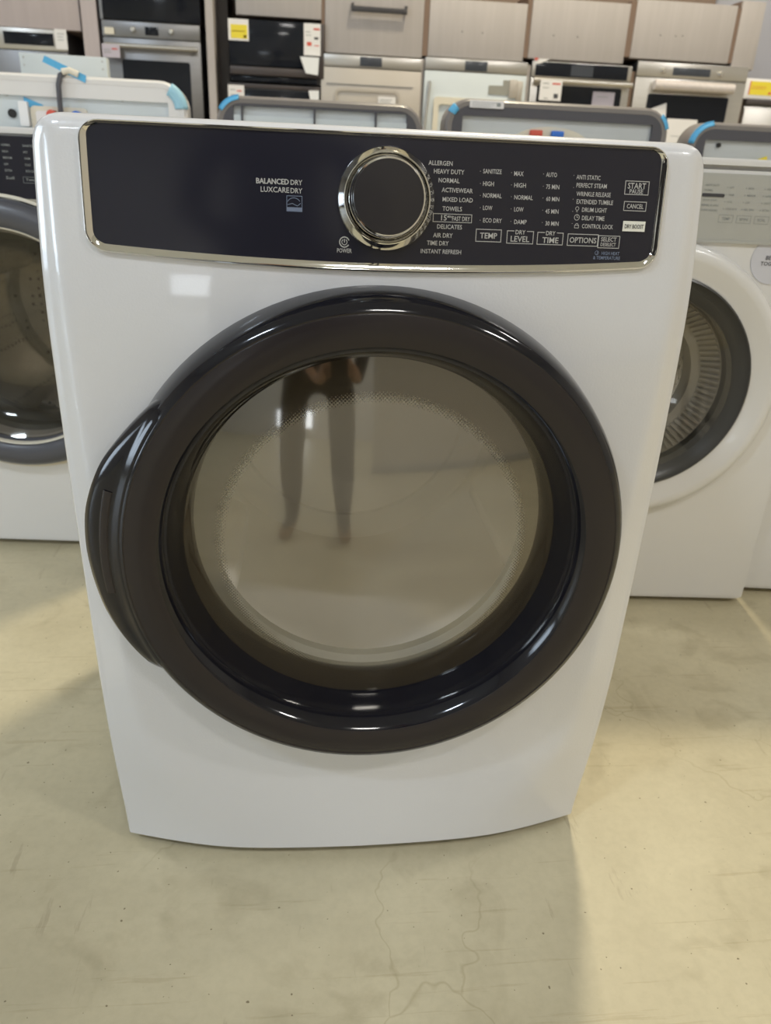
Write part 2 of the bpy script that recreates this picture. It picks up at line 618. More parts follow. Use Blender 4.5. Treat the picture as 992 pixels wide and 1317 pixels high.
dryer = thing('clothes_dryer', 'large white front-load dryer with black door ring and navy console, standing alone up front', 'dryer')
DC = (0.001, 0.513)         # door centre (x, z)
HOLE = 0.236

rows = []                   # (z, y offset, absolute y or None)
nz = 150
for i in range(nz + 1):
    rows.append((0.018 + (H - 0.014 - 0.018) * i / nz, 0.0, None))
for t in (18, 36, 54, 72, 90):
    rows.append((H - 0.014 + 0.014 * math.sin(math.radians(t)), 0.012 * (1 - math.cos(math.radians(t))), None))
rows.append((H, 0, 0.078))
us = [-1 + 2 * i / 132 for i in range(133)]
verts, cols_n = [], None
for z, yo, ya in rows:
    cut = 0.0
    if z > H - WTOP:
        d = z - (H - WTOP)
        cut = WTOP - math.sqrt(max(0.0, WTOP * WTOP - d * d))
        cut = min(cut, WTOP * 0.93)
    wl, wr = smooth_interp(z, ZW, WL) - cut, smooth_interp(z, ZW, WR) - cut
    line = []
    e = 0.007
    yl, yr = F(-(wl - e), min(z, H)), F(wr - e, min(z, H))
    line.append((-wl, 0.078))
    for t in (90, 68, 45, 22):
        line.append((-(wl - e) - e * math.sin(math.radians(t)), yl + .010 * (1 - math.cos(math.radians(t)))))
    for u in us:
        x = (wl - e) * u if u < 0 else (wr - e) * u
        line.append((x, F(x, z)))
    for t in (22, 45, 68, 90):
        line.append(((wr - e) + e * math.sin(math.radians(t)), yr + .010 * (1 - math.cos(math.radians(t)))))
    line.append((wr, 0.078))
    cols_n = len(line)
    for x, y in line:
        verts.append((x, ya if ya is not None else min(0.078, y + yo), z))
faces = []
for i in range(len(rows) - 1):
    for j in range(cols_n - 1):
        a = i * cols_n + j
        q = (a, a + 1, a + cols_n + 1, a + cols_n)
        mx_ = sum(verts[k][0] for k in q) / 4
        mz_ = sum(verts[k][2] for k in q) / 4
        if math.hypot(mx_ - DC[0], mz_ - DC[1]) < HOLE:
            continue
        faces.append(q)
# folded bottom lip
lip = len(verts)
for j in range(cols_n):
    verts.append((verts[j][0] * 0.985, max(verts[j][1] + 0.02, 0.02), 0.018))
for j in range(cols_n - 1):
    faces.append((j, lip + j, lip + j + 1, j + 1))
mb = MB()
mb.add(verts, faces)
mb.build('front_panel', ENAMEL, dryer, angle=60)

# cabinet shell behind the front
mb = MB()
mb.box(-.342, -.330, .076, .655, .018, .952).box(.330, .342, .076, .655, .018, .952).box(-.342, .342, .645, .655, .018, .952).box(-.342, .342, .076, .655, .018, .03)
mb.build('cabinet', ENAMEL2, dryer)
MB().box(-.344, .344, .070, .657, .945, .9585, 0.006).build('top_panel', ENAMEL2, dryer)
for fx, fy in ((-.29, .12), (.29, .12), (-.29, .60), (.29, .60)):
    MB().lathe([(0, 0), (.018, 0), (.018, .012), (.008, .014), (.008, .020), (0, .020)], (fx, fy, 0), 16, 'z').build('foot', RUBBER, dryer)

# drum and door opening seen through the glass
mb = MB()
mb.lathe([(.240, .045), (.262, .055), (.275, .075), (.275, .49), (.262, .52), (.215, .525), (.205, .515), (.06, .512), (.0, .512)], (DC[0], 0, .52), 72)
drum = mb.build('drum', DRUMMET, dryer)
for a in (100, 218, 335):
    a = math.radians(a)
    mb = MB()
    for k in range(9):
        y = .10 + .48 * k / 8
        hgt = .042 * math.sin(PI * min(1, .2 + .8 * k / 8) if k < 8 else PI * .97)
    n = 10
    vs_, fs_ = [], []
    for k in range(n + 1):
        y = .09 + .405 * k / n
        hh = .045 * min(1, 4 * k / n + .1, 4 * (n - k) / n + .1)
        for da, rr in ((-.16, .274), (-.07, .274 - hh * .8), (0, .274 - hh), (.07, .274 - hh * .8), (.16, .274)):
            vs_.append((DC[0] + rr * math.cos(a + da), y, .52 + rr * math.sin(a + da)))
    for k in range(n):
        for q in range(4):
            fs_.append((k * 5 + q, k * 5 + q + 1, k * 5 + q + 6, k * 5 + q + 5))
    fs_ += [(0, 1, 2, 3, 4), tuple(n * 5 + q for q in range(5))]
    mb.add(vs_, fs_)
    mb.build('baffle', DRUMMET, drum)
mb = MB()
mb.lathe([(.262, .040), (.205, .040), (.198, .048), (.198, .062), (.205, .070), (.262, .072)], (DC[0], 0, DC[1]), 72)
mb.build('door_opening_rim', RIMGREY, dryer)

# door: outer ring, smoky face band, glass, grip
door = MB()
door.lathe([(.240, .046), (.300, .030), (.3005, .006), (.2985, -.012), (.2955, -.030), (.291, -.044), (.286, -.0505), (.281, -.0530)], (DC[0], 0, DC[1]), 128)
dr = door.build('door', BLACKGLOSS, dryer)
MB().lathe([(.281, -.0530), (.2795, -.0524), (.2785, -.0530), (.262, -.0535), (.247, -.0520), (.2455, -.0512)], (DC[0], 0, DC[1]), 128).build('face_band', SMOKE, dr)
MB().lathe([(.2455, -.0512), (.240, -.046), (.233, -.028), (.228, -.012), (.2255, -.002), (.2235, .002), (.2235, .010), (.232, .030), (.240, .046)], (DC[0], 0, DC[1]), 128).build('inner_ring', BLACKGLOSS, dr)
gl = []
RG = .2245
for k in range(25):
    r = RG * k / 24
    gl.append((r, .0035 - .026 * (1 - (r / RG) ** 2)))
g = MB().lathe(gl, (0, 0, 0), 128).build('door_glass', DOORGLASS, dr)
g.location = (DC[0], 0, DC[1])
# grip: crescent ledge on the handle side
TH = [138, 141, 146, 152, 157, 159, 163, 170, 178, 186, 193, 199, 204, 209, 214]
RO = [.2925, .2955, .3010, .3085, .3155, .3190, .3225, .3265, .3255, .3225, .3200, .3160, .3110, .3030, .2925]
vs_, fs_ = [], []
prof_n = 8
N_ = 60
for i in range(N_ + 1):
    th = TH[0] + (TH[-1] - TH[0]) * i / N_
    # slight smoothing of the outline, corner kept at the top
    ro = sum(interp(th + d, TH, RO) for d in (-1.5, 0, 1.5)) / 3
    ca, sa = math.cos(math.radians(th)), math.sin(math.radians(th))
    ex = ro - .2915
    bl_ = .004 * (1 - min(1.0, (th - TH[0]) / 6.0, (TH[-1] - th) / 6.0))
    for r, y in ((.284, -.0515), (.288, -.0505), (.2915, -.0455), (.2915 + ex * .30, -.0435), (.2915 + ex * .78, -.0395), (.2915 + ex * .97, -.033), (ro, -.022), (ro - .004, .018)):
        vs_.append((DC[0] + (r - bl_) * ca, y + 1.2 * bl_, DC[1] + (r - bl_) * sa))
for i in range(N_):
    for q in range(prof_n - 1):
        fs_.append((i * prof_n + q, i * prof_n + q + 1, (i + 1) * prof_n + q + 1, (i + 1) * prof_n + q))
mb = MB()
mb.add(vs_, fs_)
grip = mb.build('door_handle', BLACKGLOSS, dr, angle=50)
# moulded finger pad inside the grip
vs_, fs_ = [], []
for i in range(17):
    th = math.radians(164 + 24 * i / 16)
    for r, y in ((.297, -.0437), (.299, -.0450), (.306, -.0438), (.308, -.0420)):
        vs_.append((DC[0] + r * math.cos(th), y, DC[1] + r * math.sin(th)))
for i in range(16):
    for q in range(3):
        fs_.append((i * 4 + q, i * 4 + q + 1, i * 4 + q + 5, i * 4 + q + 4))
mb = MB()
mb.add(vs_, fs_)
mb.build('grip_pad', SMOKE, dr)

# control console: chrome bezel, navy panel, print, knob
CA, CB0, CB1 = .2965, .8265, .9555


def cmap(a, b):
    return a, b + .0115 * (a / .2965) ** 2 * (CB1 - b) / (CB1 - CB0)


def bez_loop(inset, r, n=40):
    """rounded rectangle in console coordinates, densely sampled"""
    x0, x1, z0, z1 = -CA + inset, CA - inset, CB0 + inset, CB1 - inset * .45
    r = max(r - inset, .004)
    pts = []
    corners = ((x0 + r, z0 + r, PI), (x1 - r, z0 + r, 1.5 * PI), (x1 - r, z1 - r, 0.0), (x0 + r, z1 - r, .5 * PI))
    for ci, (cx, cz, a) in enumerate(corners):
        for i in range(9):
            t = a + .5 * PI * i / 8
            pts.append((cx + r * math.cos(t), cz + r * math.sin(t)))
        nx, nzz, na = corners[(ci + 1) % 4]
        p0 = pts[-1]
        p1 = (nx + r * math.cos(na), nzz + r * math.sin(na))
        for i in range(1, n):
            pts.append((p0[0] + (p1[0] - p0[0]) * i / n, p0[1] + (p1[1] - p0[1]) * i / n))
    return [cmap(*p) for p in pts]


mb = MB()
loops = [(0.0, .003), (0.0, -.0040), (.0012, -.0052), (.0026, -.0050), (.0072, -.0016), (.0084, -.0010)]
vs_, fs_ = [], []
ns = None
for ins, dy in loops:
    lp = bez_loop(ins, .020)
    ns = len(lp)
    vs_ += [(x, F(x, z) + dy, z) for x, z in lp]
for k in range(len(loops) - 1):
    for i in range(ns):
        j = (i + 1) % ns
        fs_.append((k * ns + i, k * ns + j, (k + 1) * ns + j, (k + 1) * ns + i))
mb.add(vs_, fs_)
# navy console: filled grid inside the bezel
PAN = -.0014


def SURF(x, z):
    return F(x, z) + PAN


pm = MB()
vs_, fs_ = [], []
NV, NU = 26, 110
for j in range(NV + 1):
    b = CB0 + .0068 + (CB1 - CB0 - .0100) * j / NV
    r = .0135
    lim = CA - .0068
    d = max(0.0, r - min(b - (CB0 + .0068), (CB1 - .0032) - b))
    lim -= r - math.sqrt(max(0.0, r * r - d * d))
    for i in range(NU + 1):
        a = -lim + 2 * lim * i / NU
        x, z = cmap(a, b)
        vs_.append((x, SURF(x, z), z))
for j in range(NV):
    for i in range(NU):
        a = j * (NU + 1) + i
        fs_.append((a, a + 1, a + NU + 2, a + NU + 1))
pm.add(vs_, fs_)
console = pm.build('control_panel', NAVY, dryer, angle=80)
mb.build('chrome_bezel', CHROME, console)

pr = MB()
h1 = .0043
T = .0006
for t, x, z, wd in [('ALLERGEN', .0433, .9307, .0245), ('HEAVY DUTY', .0491, .9232, .0310), ('NORMAL', .0542, .9151, .0215), ('ACTIVEWEAR', .0578, .9063, .0320), ('MIXED LOAD', .0591, .8976, .0313),
                    ('TOWELS', .0595, .8889, .0201), ('DELICATES', .0548, .8718, .0259), ('AIR DRY', .0511, .8634, .0203), ('TIME DRY', .0450, .8558, .0227), ('INSTANT REFRESH', .0389, .8477, .0424),
                    ('SANITIZE', .0993, .9252, .0193), ('HIGH', .1000, .9137, .0113), ('NORMAL', .1007, .9028, .0195), ('LOW', .1014, .8911, .0098), ('ECO DRY', .1023, .8793, .0197),
                    ('MAX', .1317, .9243, .0098), ('HIGH', .1325, .9135, .0123), ('NORMAL', .1334, .9022, .0197), ('LOW', .1342, .8908, .0099), ('DAMP', .1352, .8789, .0132),
                    ('AUTO', .1653, .9246, .0115), ('75 MIN', .1662, .9133, .0141), ('60 MIN', .1673, .9019, .0141), ('45 MIN', .1675, .8901, .0142), ('30 MIN', .1686, .8785, .0143),
                    ('ANTI STATIC', .1977, .9236, .0260), ('PERFECT STEAM', .1985, .9160, .0328), ('WRINKLE RELEASE', .1993, .9079, .0372), ('EXTENDED TUMBLE', .2001, .9005, .0398),
                    ('DRUM LIGHT', .2068, .8929, .0272), ('DELAY TIME', .2076, .8850, .0247), ('CONTROL LOCK', .2085, .8771, .0343)]:
    write(pr, t, x, z, wd, h1, 'l', SURF)
for x in (.0965, .1289, .1625, .1948):          # pilot dots before the option columns
    for z in (.9250, .9136, .9025, .8910, .8792):
        a = x + (.9250 - z) * .06
        pr.lathe([(0, 0), (.00035, 0)], (a, SURF(a, z) - T, z), 8)
write(pr, '15', .0585, .8802, .0058, .0052, 'l', SURF)
write(pr, 'MIN', .0650, .8814, .0045, .0022, 'l', SURF)
write(pr, 'FAST DRY', .0700, .8798, .0185, h1, 'l', SURF)
outline_box(pr, .0500, .0905, .8760, .8842, .0006, SURF)
write(pr, 'BALANCED', -.0956, .9075, .0318, .0052, 'r', SURF)
write(pr, 'BALANCED', -.0953, .9075, .0318, .0050, 'r', SURF, .0007)
write(pr, 'DRY', -.0821, .9073, .0116, .0046, 'r', SURF)
write(pr, 'LUXCARE', -.0951, .9000, .0280, .0050, 'r', SURF)
write(pr, 'DRY', -.0821, .8998, .0116, .0046, 'r', SURF)
write(pr, 'POWER', -.0396, .8455, .0150, .0042, 'c', SURF)


def arc(mb, cx, cz, r, t, a0, a1, n=20, mi=0):
    for i in range(n):
        p, q = math.radians(a0 + (a1 - a0) * i / n), math.radians(a0 + (a1 - a0) * (i + 1) / n)
        pts = [(cx + rr * math.cos(s), cz + rr * math.sin(s)) for rr, s in ((r, p), (r, q), (r - t, q), (r - t, p))]
        mb.add([(x, SURF(x, z) - T, z) for x, z in pts], [(0, 1, 2, 3)], mi)


def seg(mb, x0, z0, x1, z1, t, mi=0):
    d = Vector((x1 - x0, z1 - z0)).normalized()
    nx, nz_ = -d.y * t / 2, d.x * t / 2
    pts = [(x0 + nx, z0 + nz_), (x1 + nx, z1 + nz_), (x1 - nx, z1 - nz_), (x0 - nx, z0 - nz_)]
    mb.add([(x, SURF(x, z) - T, z) for x, z in pts], [(0, 1, 2, 3)], mi)


arc(pr, -.0397, .8537, .0054, .0011, 20, 330)
arc(pr, -.0397, .8537, .0030, .0007, 120, 420)
seg(pr, -.0397, .8532, -.0397, .8568, .0008)
# option icons: lamp, clock, padlock
arc(pr, .2015, .8938, .0020, .0005, 0, 360)
seg(pr, .2006, .8908, .2024, .8908, .0006)
arc(pr, .2020, .8853, .0030, .0006, 0, 360)
seg(pr, .2020, .8853, .2020, .8873, .0005)
seg(pr, .2020, .8853, .2034, .8853, .0005)
outline_box(pr, .2002, .2050, .8748, .8780, .0005, SURF)
arc(pr, .2026, .8780, .0017, .0005, 0, 180)
# soft keys
outline_box(pr, .0955, .1227, .8585, .8709, .0007, SURF)
write(pr, 'TEMP', .1091, .8646, .0182, .0055, 'c', SURF)
outline_box(pr, .1284, .1571, .8577, .8704, .0007, SURF, gap=(.1362, .1496))
write(pr, 'DRY', .1428, .8690, .0106, .0042, 'c', SURF)
write(pr, 'LEVEL', .1428, .8624, .0200, .0056, 'c', SURF)
outline_box(pr, .1610, .1893, .8576, .8699, .0007, SURF, gap=(.1690, .1820))
write(pr, 'DRY', .1754, .8690, .0102, .0042, 'c', SURF)
write(pr, 'TIME', .1756, .8622, .0175, .0056, 'c', SURF)
outline_box(pr, .1940, .2279, .8574, .8694, .0007, SURF)
write(pr, 'OPTIONS', .2112, .8632, .0294, .0056, 'c', SURF)
outline_box(pr, .2279, .2520, .8560, .8686, .0007, SURF)
write(pr, 'SELECT', .2396, .8648, .0172, .0042, 'c', SURF)
write(pr, 'DESELECT', .2396, .8598, .0170, .0036, 'c', SURF)
outline_box(pr, .2512, .2779, .9090, .9224, .0007, SURF)
write(pr, 'START', .2643, .9176, .0200, .0058, 'c', SURF)
write(pr, 'PAUSE', .2643, .9123, .0150, .0042, 'c', SURF)
outline_box(pr, .2520, .2773, .8933, .9027, .0007, SURF)
write(pr, 'CANCEL', .2648, .8980, .0185, .0044, 'c', SURF)
pr.build('lettering', PRINT, console, smooth=False)
# white DRY BOOST key and the dim blue-grey marks
kb = MB()
for i in range(6):
    a, b = .2532 + .0250 * i / 6, .2532 + .0250 * (i + 1) / 6
    kb.add([(x, SURF(x, z) - d, z) for d in (.0012,) for x, z in ((a, .8735), (b, .8735), (b, .8836), (a, .8836))], [(0, 1, 2, 3)])
kb.build('white_key', WHITEKEY, console, smooth=False)['label'] = 'white rectangular key'
kt = MB()
write(kt, 'DRY BOOST', .2657, .8785, .0210, .0042, 'c', SURF, .0018)
kt.build('key_lettering', PRINTDARK, console, smooth=False)
bl = MB()
outline_box(bl, -.0978, -.0822, .8803, .8952, .0006, SURF)
outline_box(bl, -.0978, -.0822, .8803, .8845, .0006, SURF)
bl.add([(x, SURF(x, z) - .0005, z) for x, z in ((-.0976, .8805), (-.0824, .8805), (-.0824, .8841), (-.0976, .8841))], [(0, 1, 2, 3)])
arc(bl, -.0905, .8860, .0075, .0006, 35, 150)
seg(bl, -.0968, .8868, -.0920, .8880, .0006)
seg(bl, -.0920, .8880, -.0870, .8858, .0006)
seg(bl, -.0870, .8858, -.0838, .8884, .0006)
arc(bl, .2279, .8512, .0022, .0005, 0, 360)
seg(bl, .2279, .8490, .2290, .8530, .0005)
write(bl, 'HIGH HEAT', .2533, .8510, .0200, .0034, 'r', SURF)
write(bl, '& TEMPERATURE', .2545, .8464, .0300, .0034, 'r', SURF)
bl.build('small_print', PRINTBLUE, console, smooth=False)

KX, KZ = .0018, .8950
tilt = math.atan(.8 * (KZ - .72))
knob = bpy.data.objects.new('selector_knob', None)
mb = MB()
mb.lathe([(.0495, .004), (.0495, -.0015), (.0490, -.0040), (.0478, -.0055), (.0432, -.0120), (.0424, -.0122), (.0416, -.0110), (.0408, -.0060)], (0, 0, 0), 96)
kr = mb.build('selector_knob', CHROME, console)
bpy.data.objects.remove(knob)
kr.location = (KX, SURF(KX, KZ), KZ)
kr.rotation_euler = (-tilt, 0, 0)
MB().lathe([(.0410, -.0060), (.0402, -.0065), (.0388, -.0170), (.0372, -.0235), (.0362, -.0250), (.0348, -.0252)], (0, 0, 0), 96).build('inner_collar', CHROME, kr)
MB().lathe([(.0350, -.0250), (.0344, -.0262), (.0, -.0268)], (0, 0, 0), 96).build('dial_face', DISC, kr)


# ------------------------------------------------------------------ other front-loaders
def front_loader(name, label, cat, loc, rz, style, group=None):
    """local axes: front at y = 0, machine runs back to y = .75, centred on x"""
    t = thing(name, label, cat, loc, rz, group)
    Hh, hw = .962, .343
    cx, cz = 0.0, .528
    dark = style == 'dark'
    RO_ = .300 if dark else .288
    RIN = .228 if dark else .212
    # front sheet with a hole for the door
    mb = MB()
    angs = [2 * PI * i / 96 for i in range(96)]
    for kx_, kz_ in ((1, Hh - .02 - cz), (-1, Hh - .02 - cz), (1, .022 - cz), (-1, .022 - cz)):
        angs.append(math.atan2(kz_, kx_ * (hw - .012)) % (2 * PI))
    angs.sort()
    n = len(angs)
    vs_, fs_ = [], []
    for a in angs:
        ca, sa = math.cos(a), math.sin(a)
        kx = (hw - .012) / abs(ca) if abs(ca) > 1e-6 else 9
        kz = ((Hh - .02 - cz) if sa > 0 else (cz - .022)) / abs(sa) if abs(sa) > 1e-6 else 9
        k = min(kx, kz)
        vs_ += [(cx + RIN * ca, .03, cz + RIN * sa), (cx + (RIN + .002) * ca, 0, cz + (RIN + .002) * sa), (cx + k * ca, .0, cz + k * sa)]
    for i in range(n):
        j = (i + 1) % n
        fs_ += [(3 * i, 3 * i + 1, 3 * j + 1, 3 * j), (3 * i + 1, 3 * i + 2, 3 * j + 2, 3 * j + 1)]
    mb.add(vs_, fs_)
    ol = rrect(-hw + .012, hw - .012, .022, Hh - .02, .001, 1)
    ring_prism(mb, rrect(-hw + .004, hw - .004, .016, Hh - .004, (.01, .01, .03, .03), 5), rrect(-hw + .012, hw - .012, .022, Hh - .012, (.008, .008, .024, .024), 5), .002, .03)
    ring_prism(mb, rrect(-hw, hw, .015, Hh, (.004, .004, .034, .034), 5), rrect(-hw + .004, hw - .004, .016, Hh - .004, (.01, .01, .03, .03), 5), .008, .07)
    mb.build('front_panel', ENAMEL2, t)
    cb = MB()
    cb.box(-hw + .003, -hw + .015, .07, .74, .018, Hh - .024).box(hw - .015, hw - .003, .07, .74, .018, Hh - .024)
    cb.box(-hw + .003, hw - .003, .73, .74, .018, Hh - .024).box(-hw + .003, hw - .003, .07, .74, .018, .03)
    cb.build('cabinet', ENAMEL2, t)
    MB().box(-hw + .002, hw - .002, .012, .745, Hh - .022, Hh - .002, .006).build('top_panel', ENAMEL2, t)
    for fx in (-.29, .29):
        for fy in (.10, .66):
            MB().lathe([(0, 0), (.018, 0), (.018, .012), (.008, .014), (.008, .02), (0, .02)], (fx, fy, 0), 12, 'z').build('foot', RUBBER, t)
    # console
    P0, P1 = (.826, .945) if dark else (.818, .936)
    con = MB().prism(rrect(-hw + .012, hw - .012, P0, P1, .004, 3), -.004, .006).build('console', NAVY if dark else SILVERCON, t, smooth=False)
    MB().box(-hw + .010, hw - .010, -.006, .004, P0 - .005, P0).build('console_trim', CHROME if dark else SILVERCON, t)
    su = lambda x, z: -.004
    pm_ = MB()
    if dark:
        cols = [(.043, ['NORMAL', 'HIGH', 'MEDIUM', 'LOW', 'EXTRA']), (.086, ['SANITIZE', 'HOT', 'WARM', 'COLD', 'ECO COLD'])]
        for x, wl_ in cols:
            for k, s in enumerate(wl_):
                write(pm_, s, x, .928 - .0120 * k, .0030 * len(s), .0045, 'l', su)
        write(pm_, 'Soil', .043, .866, .017, .006, 'l', su)
        write(pm_, 'Temp', .084, .863, .020, .006, 'l', su)
        outline_box(pm_, .078, .109, .857, .869, .0006, su)
        outline_box(pm_, .117, .141, .857, .869, .0006, su)
        write(pm_, 'Spin', .122, .863, .014, .006, 'l', su)
        MB().lathe([(.042, .0), (.042, -.012), (.038, -.020), (.0, -.021)], (-.10, -.004, .886), 40).build('selector_knob', CHROME, t)
        pm_.build('lettering', PRINTGREY, con, smooth=False)
    else:
        x0 = .055
        for k, s in enumerate(['HEAVY DUTY', 'NORMAL', 'DELICATES', 'QUICK WASH', 'RINSE & SPIN', 'CLEAN WASHER']):
            if k != 2:
                write(pm_, s, x0, .915 - .0088 * k, .0027 * len(s), .0036, 'l', su)
        for c, wl_ in enumerate([['HOT', 'WARM', 'COOL', 'COLD ECO'], ['HIGH', 'MEDIUM', 'LOW', 'NO SPIN'], ['HEAVY', 'NORMAL', 'LIGHT', 'EXTRA']]):
            xx = .098 + .036 * c
            for k, s in enumerate(wl_):
                write(pm_, s, xx + .004, .912 - .0125 * k, .0027 * len(s), .0036, 'l', su)
                pm_.lathe([(0, 0), (.0010, 0)], (xx, -.0046, .912 - .0125 * k), 8)
            bx = .0925 + .035 * c
            outline_box(pm_, bx, bx + .028, .850, .864, .0006, su)
            write(pm_, ['TEMP', 'SPIN', 'SOIL'][c], bx + .014, .857, .016, .005, 'c', su)
        pm_.build('lettering', PRINTGREY, con, smooth=False)
        bar = MB()
        bar.prism(rrect(x0 - .003, x0 + .040, .8945, .9005, .002, 3), -.0052, -.004)
        bar.build('selected_bar', PRINTDARK, con, smooth=False)
        MB().lathe([(.042, .0), (.042, -.012), (.038, -.020), (.0, -.021)], (-.03, -.004, .876), 40).build('selector_knob', SILVERCON, t)
    # door
    c = (cx, 0, cz)
    if dark:
        d = MB().lathe([(RO_ + .008, .002), (RO_ + .008, -.006), (RO_ + .002, -.009), (RO_, -.004)], c, 96).build('door_surround', CREAM, t)
        d = MB().lathe([(RO_, .0), (RO_ - .002, -.022), (RO_ - .012, -.034), (RO_ - .03, -.040), (.252, -.036), (.243, -.028), (.236, -.004), (.233, .01), (.229, .03)], c, 96).build('door', RINGGREY, t)
        MB().lathe([(.2435, -.029), (.2425, -.0315), (.2400, -.0300), (.2385, -.020)], c, 96).build('inner_trim', CREAM, d)
    else:
        d = MB().lathe([(RO_, .0), (RO_ - .001, -.012), (RO_ - .006, -.022), (RO_ - .018, -.028), (RO_ - .030, -.026), (.236, -.014), (.226, -.012), (.2235, -.006)], c, 96).build('door', ENAMEL2, t)
        MB().lathe([(.2255, -.004), (.2250, -.016), (.2215, -.018), (.2180, -.013), (.2050, -.004), (.1900, .004), (.1840, .008), (.1830, .03)], c, 96).build('door_trim', RINGDARK, d)
    rg = .236 if dark else .186
    gp = [(rg * k / 12, (.012 - .02 * (k / 12) ** 2 + .04 * (1 - (k / 12) ** 2)) if not dark else (.05 - .05 * (k / 12) ** 4)) for k in range(13)]
    gg = MB().lathe(gp, (0, 0, 0), 72).build('door_glass', WASHGLASS if dark else CLEARGLASS, d)
    gg.location = (cx, -.006, cz)
    # gasket and drum behind the glass
    nb = 60
    if dark:
        MB().lathe([(.245, .03), (.222, .05), (.222, .085), (.205, .10), (.205, .125)], c, 72).build('gasket', RINGDARK, t)
    else:
        gk = MB()
        gk.lathe([(.184, .026), (.182, .032), (.156, .070), (.150, .074), (.138, .078), (.136, .12), (.160, .128)], c, 72)
        for i in range(84):
            a = 2 * PI * i / 84
            ca, sa = math.cos(a), math.sin(a)
            tx, tz = -sa * .0030, ca * .0030
            p = [(cx + r * ca, y, cz + r * sa) for r, y in ((.1815, .0325), (.1565, .0695), (.1525, .0655), (.1790, .0275))]
            vs2 = [(q[0] + tx, q[1], q[2] + tz) for q in p] + [(q[0] - tx, q[1], q[2] - tz) for q in p]
            gk.add(vs2, [(0, 1, 2, 3), (4, 5, 6, 7), (0, 1, 5, 4), (1, 2, 6, 5), (2, 3, 7, 6), (3, 0, 4, 7)])
        gk.build('gasket', BELLOWS, t)
    rd = .245
    drm = MB().lathe([(rd - .03, .115), (rd, .14), (rd, .56), (rd - .02, .58), (.10, .57), (.08, .55), (0, .55)], c, 72).build('drum', STEELDRUM, t)
    for k in range(3):
        a = 2 * PI * k / 3 + (.5 if dark else .9)
        m2 = MB()
        vs2, fs2 = [], []
        for q in range(7):
            y = .15 + .39 * q / 6
            for da, rr in ((-.20, rd - .001), (-.06, rd - .055), (.06, rd - .055), (.20, rd - .001)):
                vs2.append((cx + rr * math.cos(a + da), y, cz + rr * math.sin(a + da)))
        for q in range(6):
            for e in range(3):
                fs2.append((q * 4 + e, q * 4 + e + 1, q * 4 + e + 5, q * 4 + e + 4))
        fs2 += [(0, 1, 2, 3), (24, 25, 26, 27)]
        m2.add(vs2, fs2)
        m2.build('baffle', STEELDRUM, drm)
    return t


lw_ = front_loader('washing_machine', 'white washer with slate-grey door ring and navy console, half hidden behind the dryer', 'washer', (-.742, 1.000, 0), math.radians(-5), 'dark')
rw_ = front_loader('washing_machine.001', 'all-white washer with silver console and lavender sticker, door ribs showing', 'washer', (.617, .692, 0), math.radians(-4), 'white')
fw_ = front_loader('washing_machine.002', 'white machine at the frame edge, only its lower corner showing', 'washer', (1.318, .680, 0), math.radians(-7), 'white')

# lavender round sticker on the silver-console washer
st = thing('round_sticker', 'pale lavender round sticker on the silver-console washer, cut by the frame', 'sticker', (.617, .692, 0), math.radians(-4))
MB().lathe([(0, -.0016), (.046, -.0016), (.046, -.0004)], (.222, 0, .785), 48).build('sticker_disc', LAVSTICK, st)
sm = MB()
write(sm, 'BETTER', .222, .789, .036, .0075, 'c', lambda x, z: -.0016)
write(sm, 'TOGETHER', .222, .778, .052, .0075, 'c', lambda x, z: -.0016)
sm.build('lettering', PRINTDARK, st, smooth=False)


# ------------------------------------------------------------------ top-loaders seen from behind
def top_loader(label, cx, yb, hw, top, kind, zin, name='top_load_washer'):
    """back of console at y = yb; machine runs away from the camera"""
    t = thing(name, label, 'washer', (cx, yb, 0))
    shell = ENAMEL2 if kind == 'white' else GUN
    inn = ENAMEL2 if kind == 'white' else GUNDARK
    body = MB().box(-hw + .004, hw - .004, .03, .68, .02, .93, .01)
    body.build('cabinet', ENAMEL2 if kind == 'white' else GREYMET, t)
    MB().box(-hw + .006, hw - .006, .17, .69, .925, .965, .012).build('lid', inn, t)
    for fx in (-hw + .05, hw - .05):
        for fy in (.08, .62):
            MB().lathe([(0, 0), (.02, 0), (.02, .012), (.01, .02), (.01, .024), (0, .024)], (fx, fy, 0), 12, 'z').build('foot', RUBBER, t)
    # console shell: an arch with deep rounded shoulders and a rolled rear lip
    R_ = .075
    m = MB()
    ol = []
    for k, (ins, y) in enumerate([(.020, .002), (.008, .0), (.002, .006), (.0, .016), (.0, .10), (.03, .16)]):
        ol.append([(x, y, z) for x, z in rrect(-hw + ins, hw - ins, .90, top - ins, (.004, .004, R_ - ins, R_ - ins), 8)])
    n = len(ol[0])
    vs_, fs_ = [], []
    for lp in ol:
        vs_ += lp
    for k in range(len(ol) - 1):
        for i in range(n):
            j = (i + 1) % n
            fs_.append((k * n + i, k * n + j, (k + 1) * n + j, (k + 1) * n + i))
    fs_.append(tuple((len(ol) - 1) * n + i for i in range(n)))
    m.add(vs_, fs_)
    m.build('console_shell', shell, t)
    # flat rear band inside the lip, and the recessed sheet
    band = MB()
    side = .052
    o1 = rrect(-hw + .019, hw - .019, .90, top - .019, (.004, .004, R_ - .019, R_ - .019), 8)
    i1 = rrect(-hw + side, hw - side, .895, zin, .004, 8)
    ring_prism(band, o1, i1, .003, .018)
    band.build('rear_band', inn, t)
    MB().box(-hw + side - .004, hw - side + .004, .016, .022, .05, zin + .004).build('back_panel', GALV if kind != 'white' else PALEBLUE, t, smooth=False)
    return t


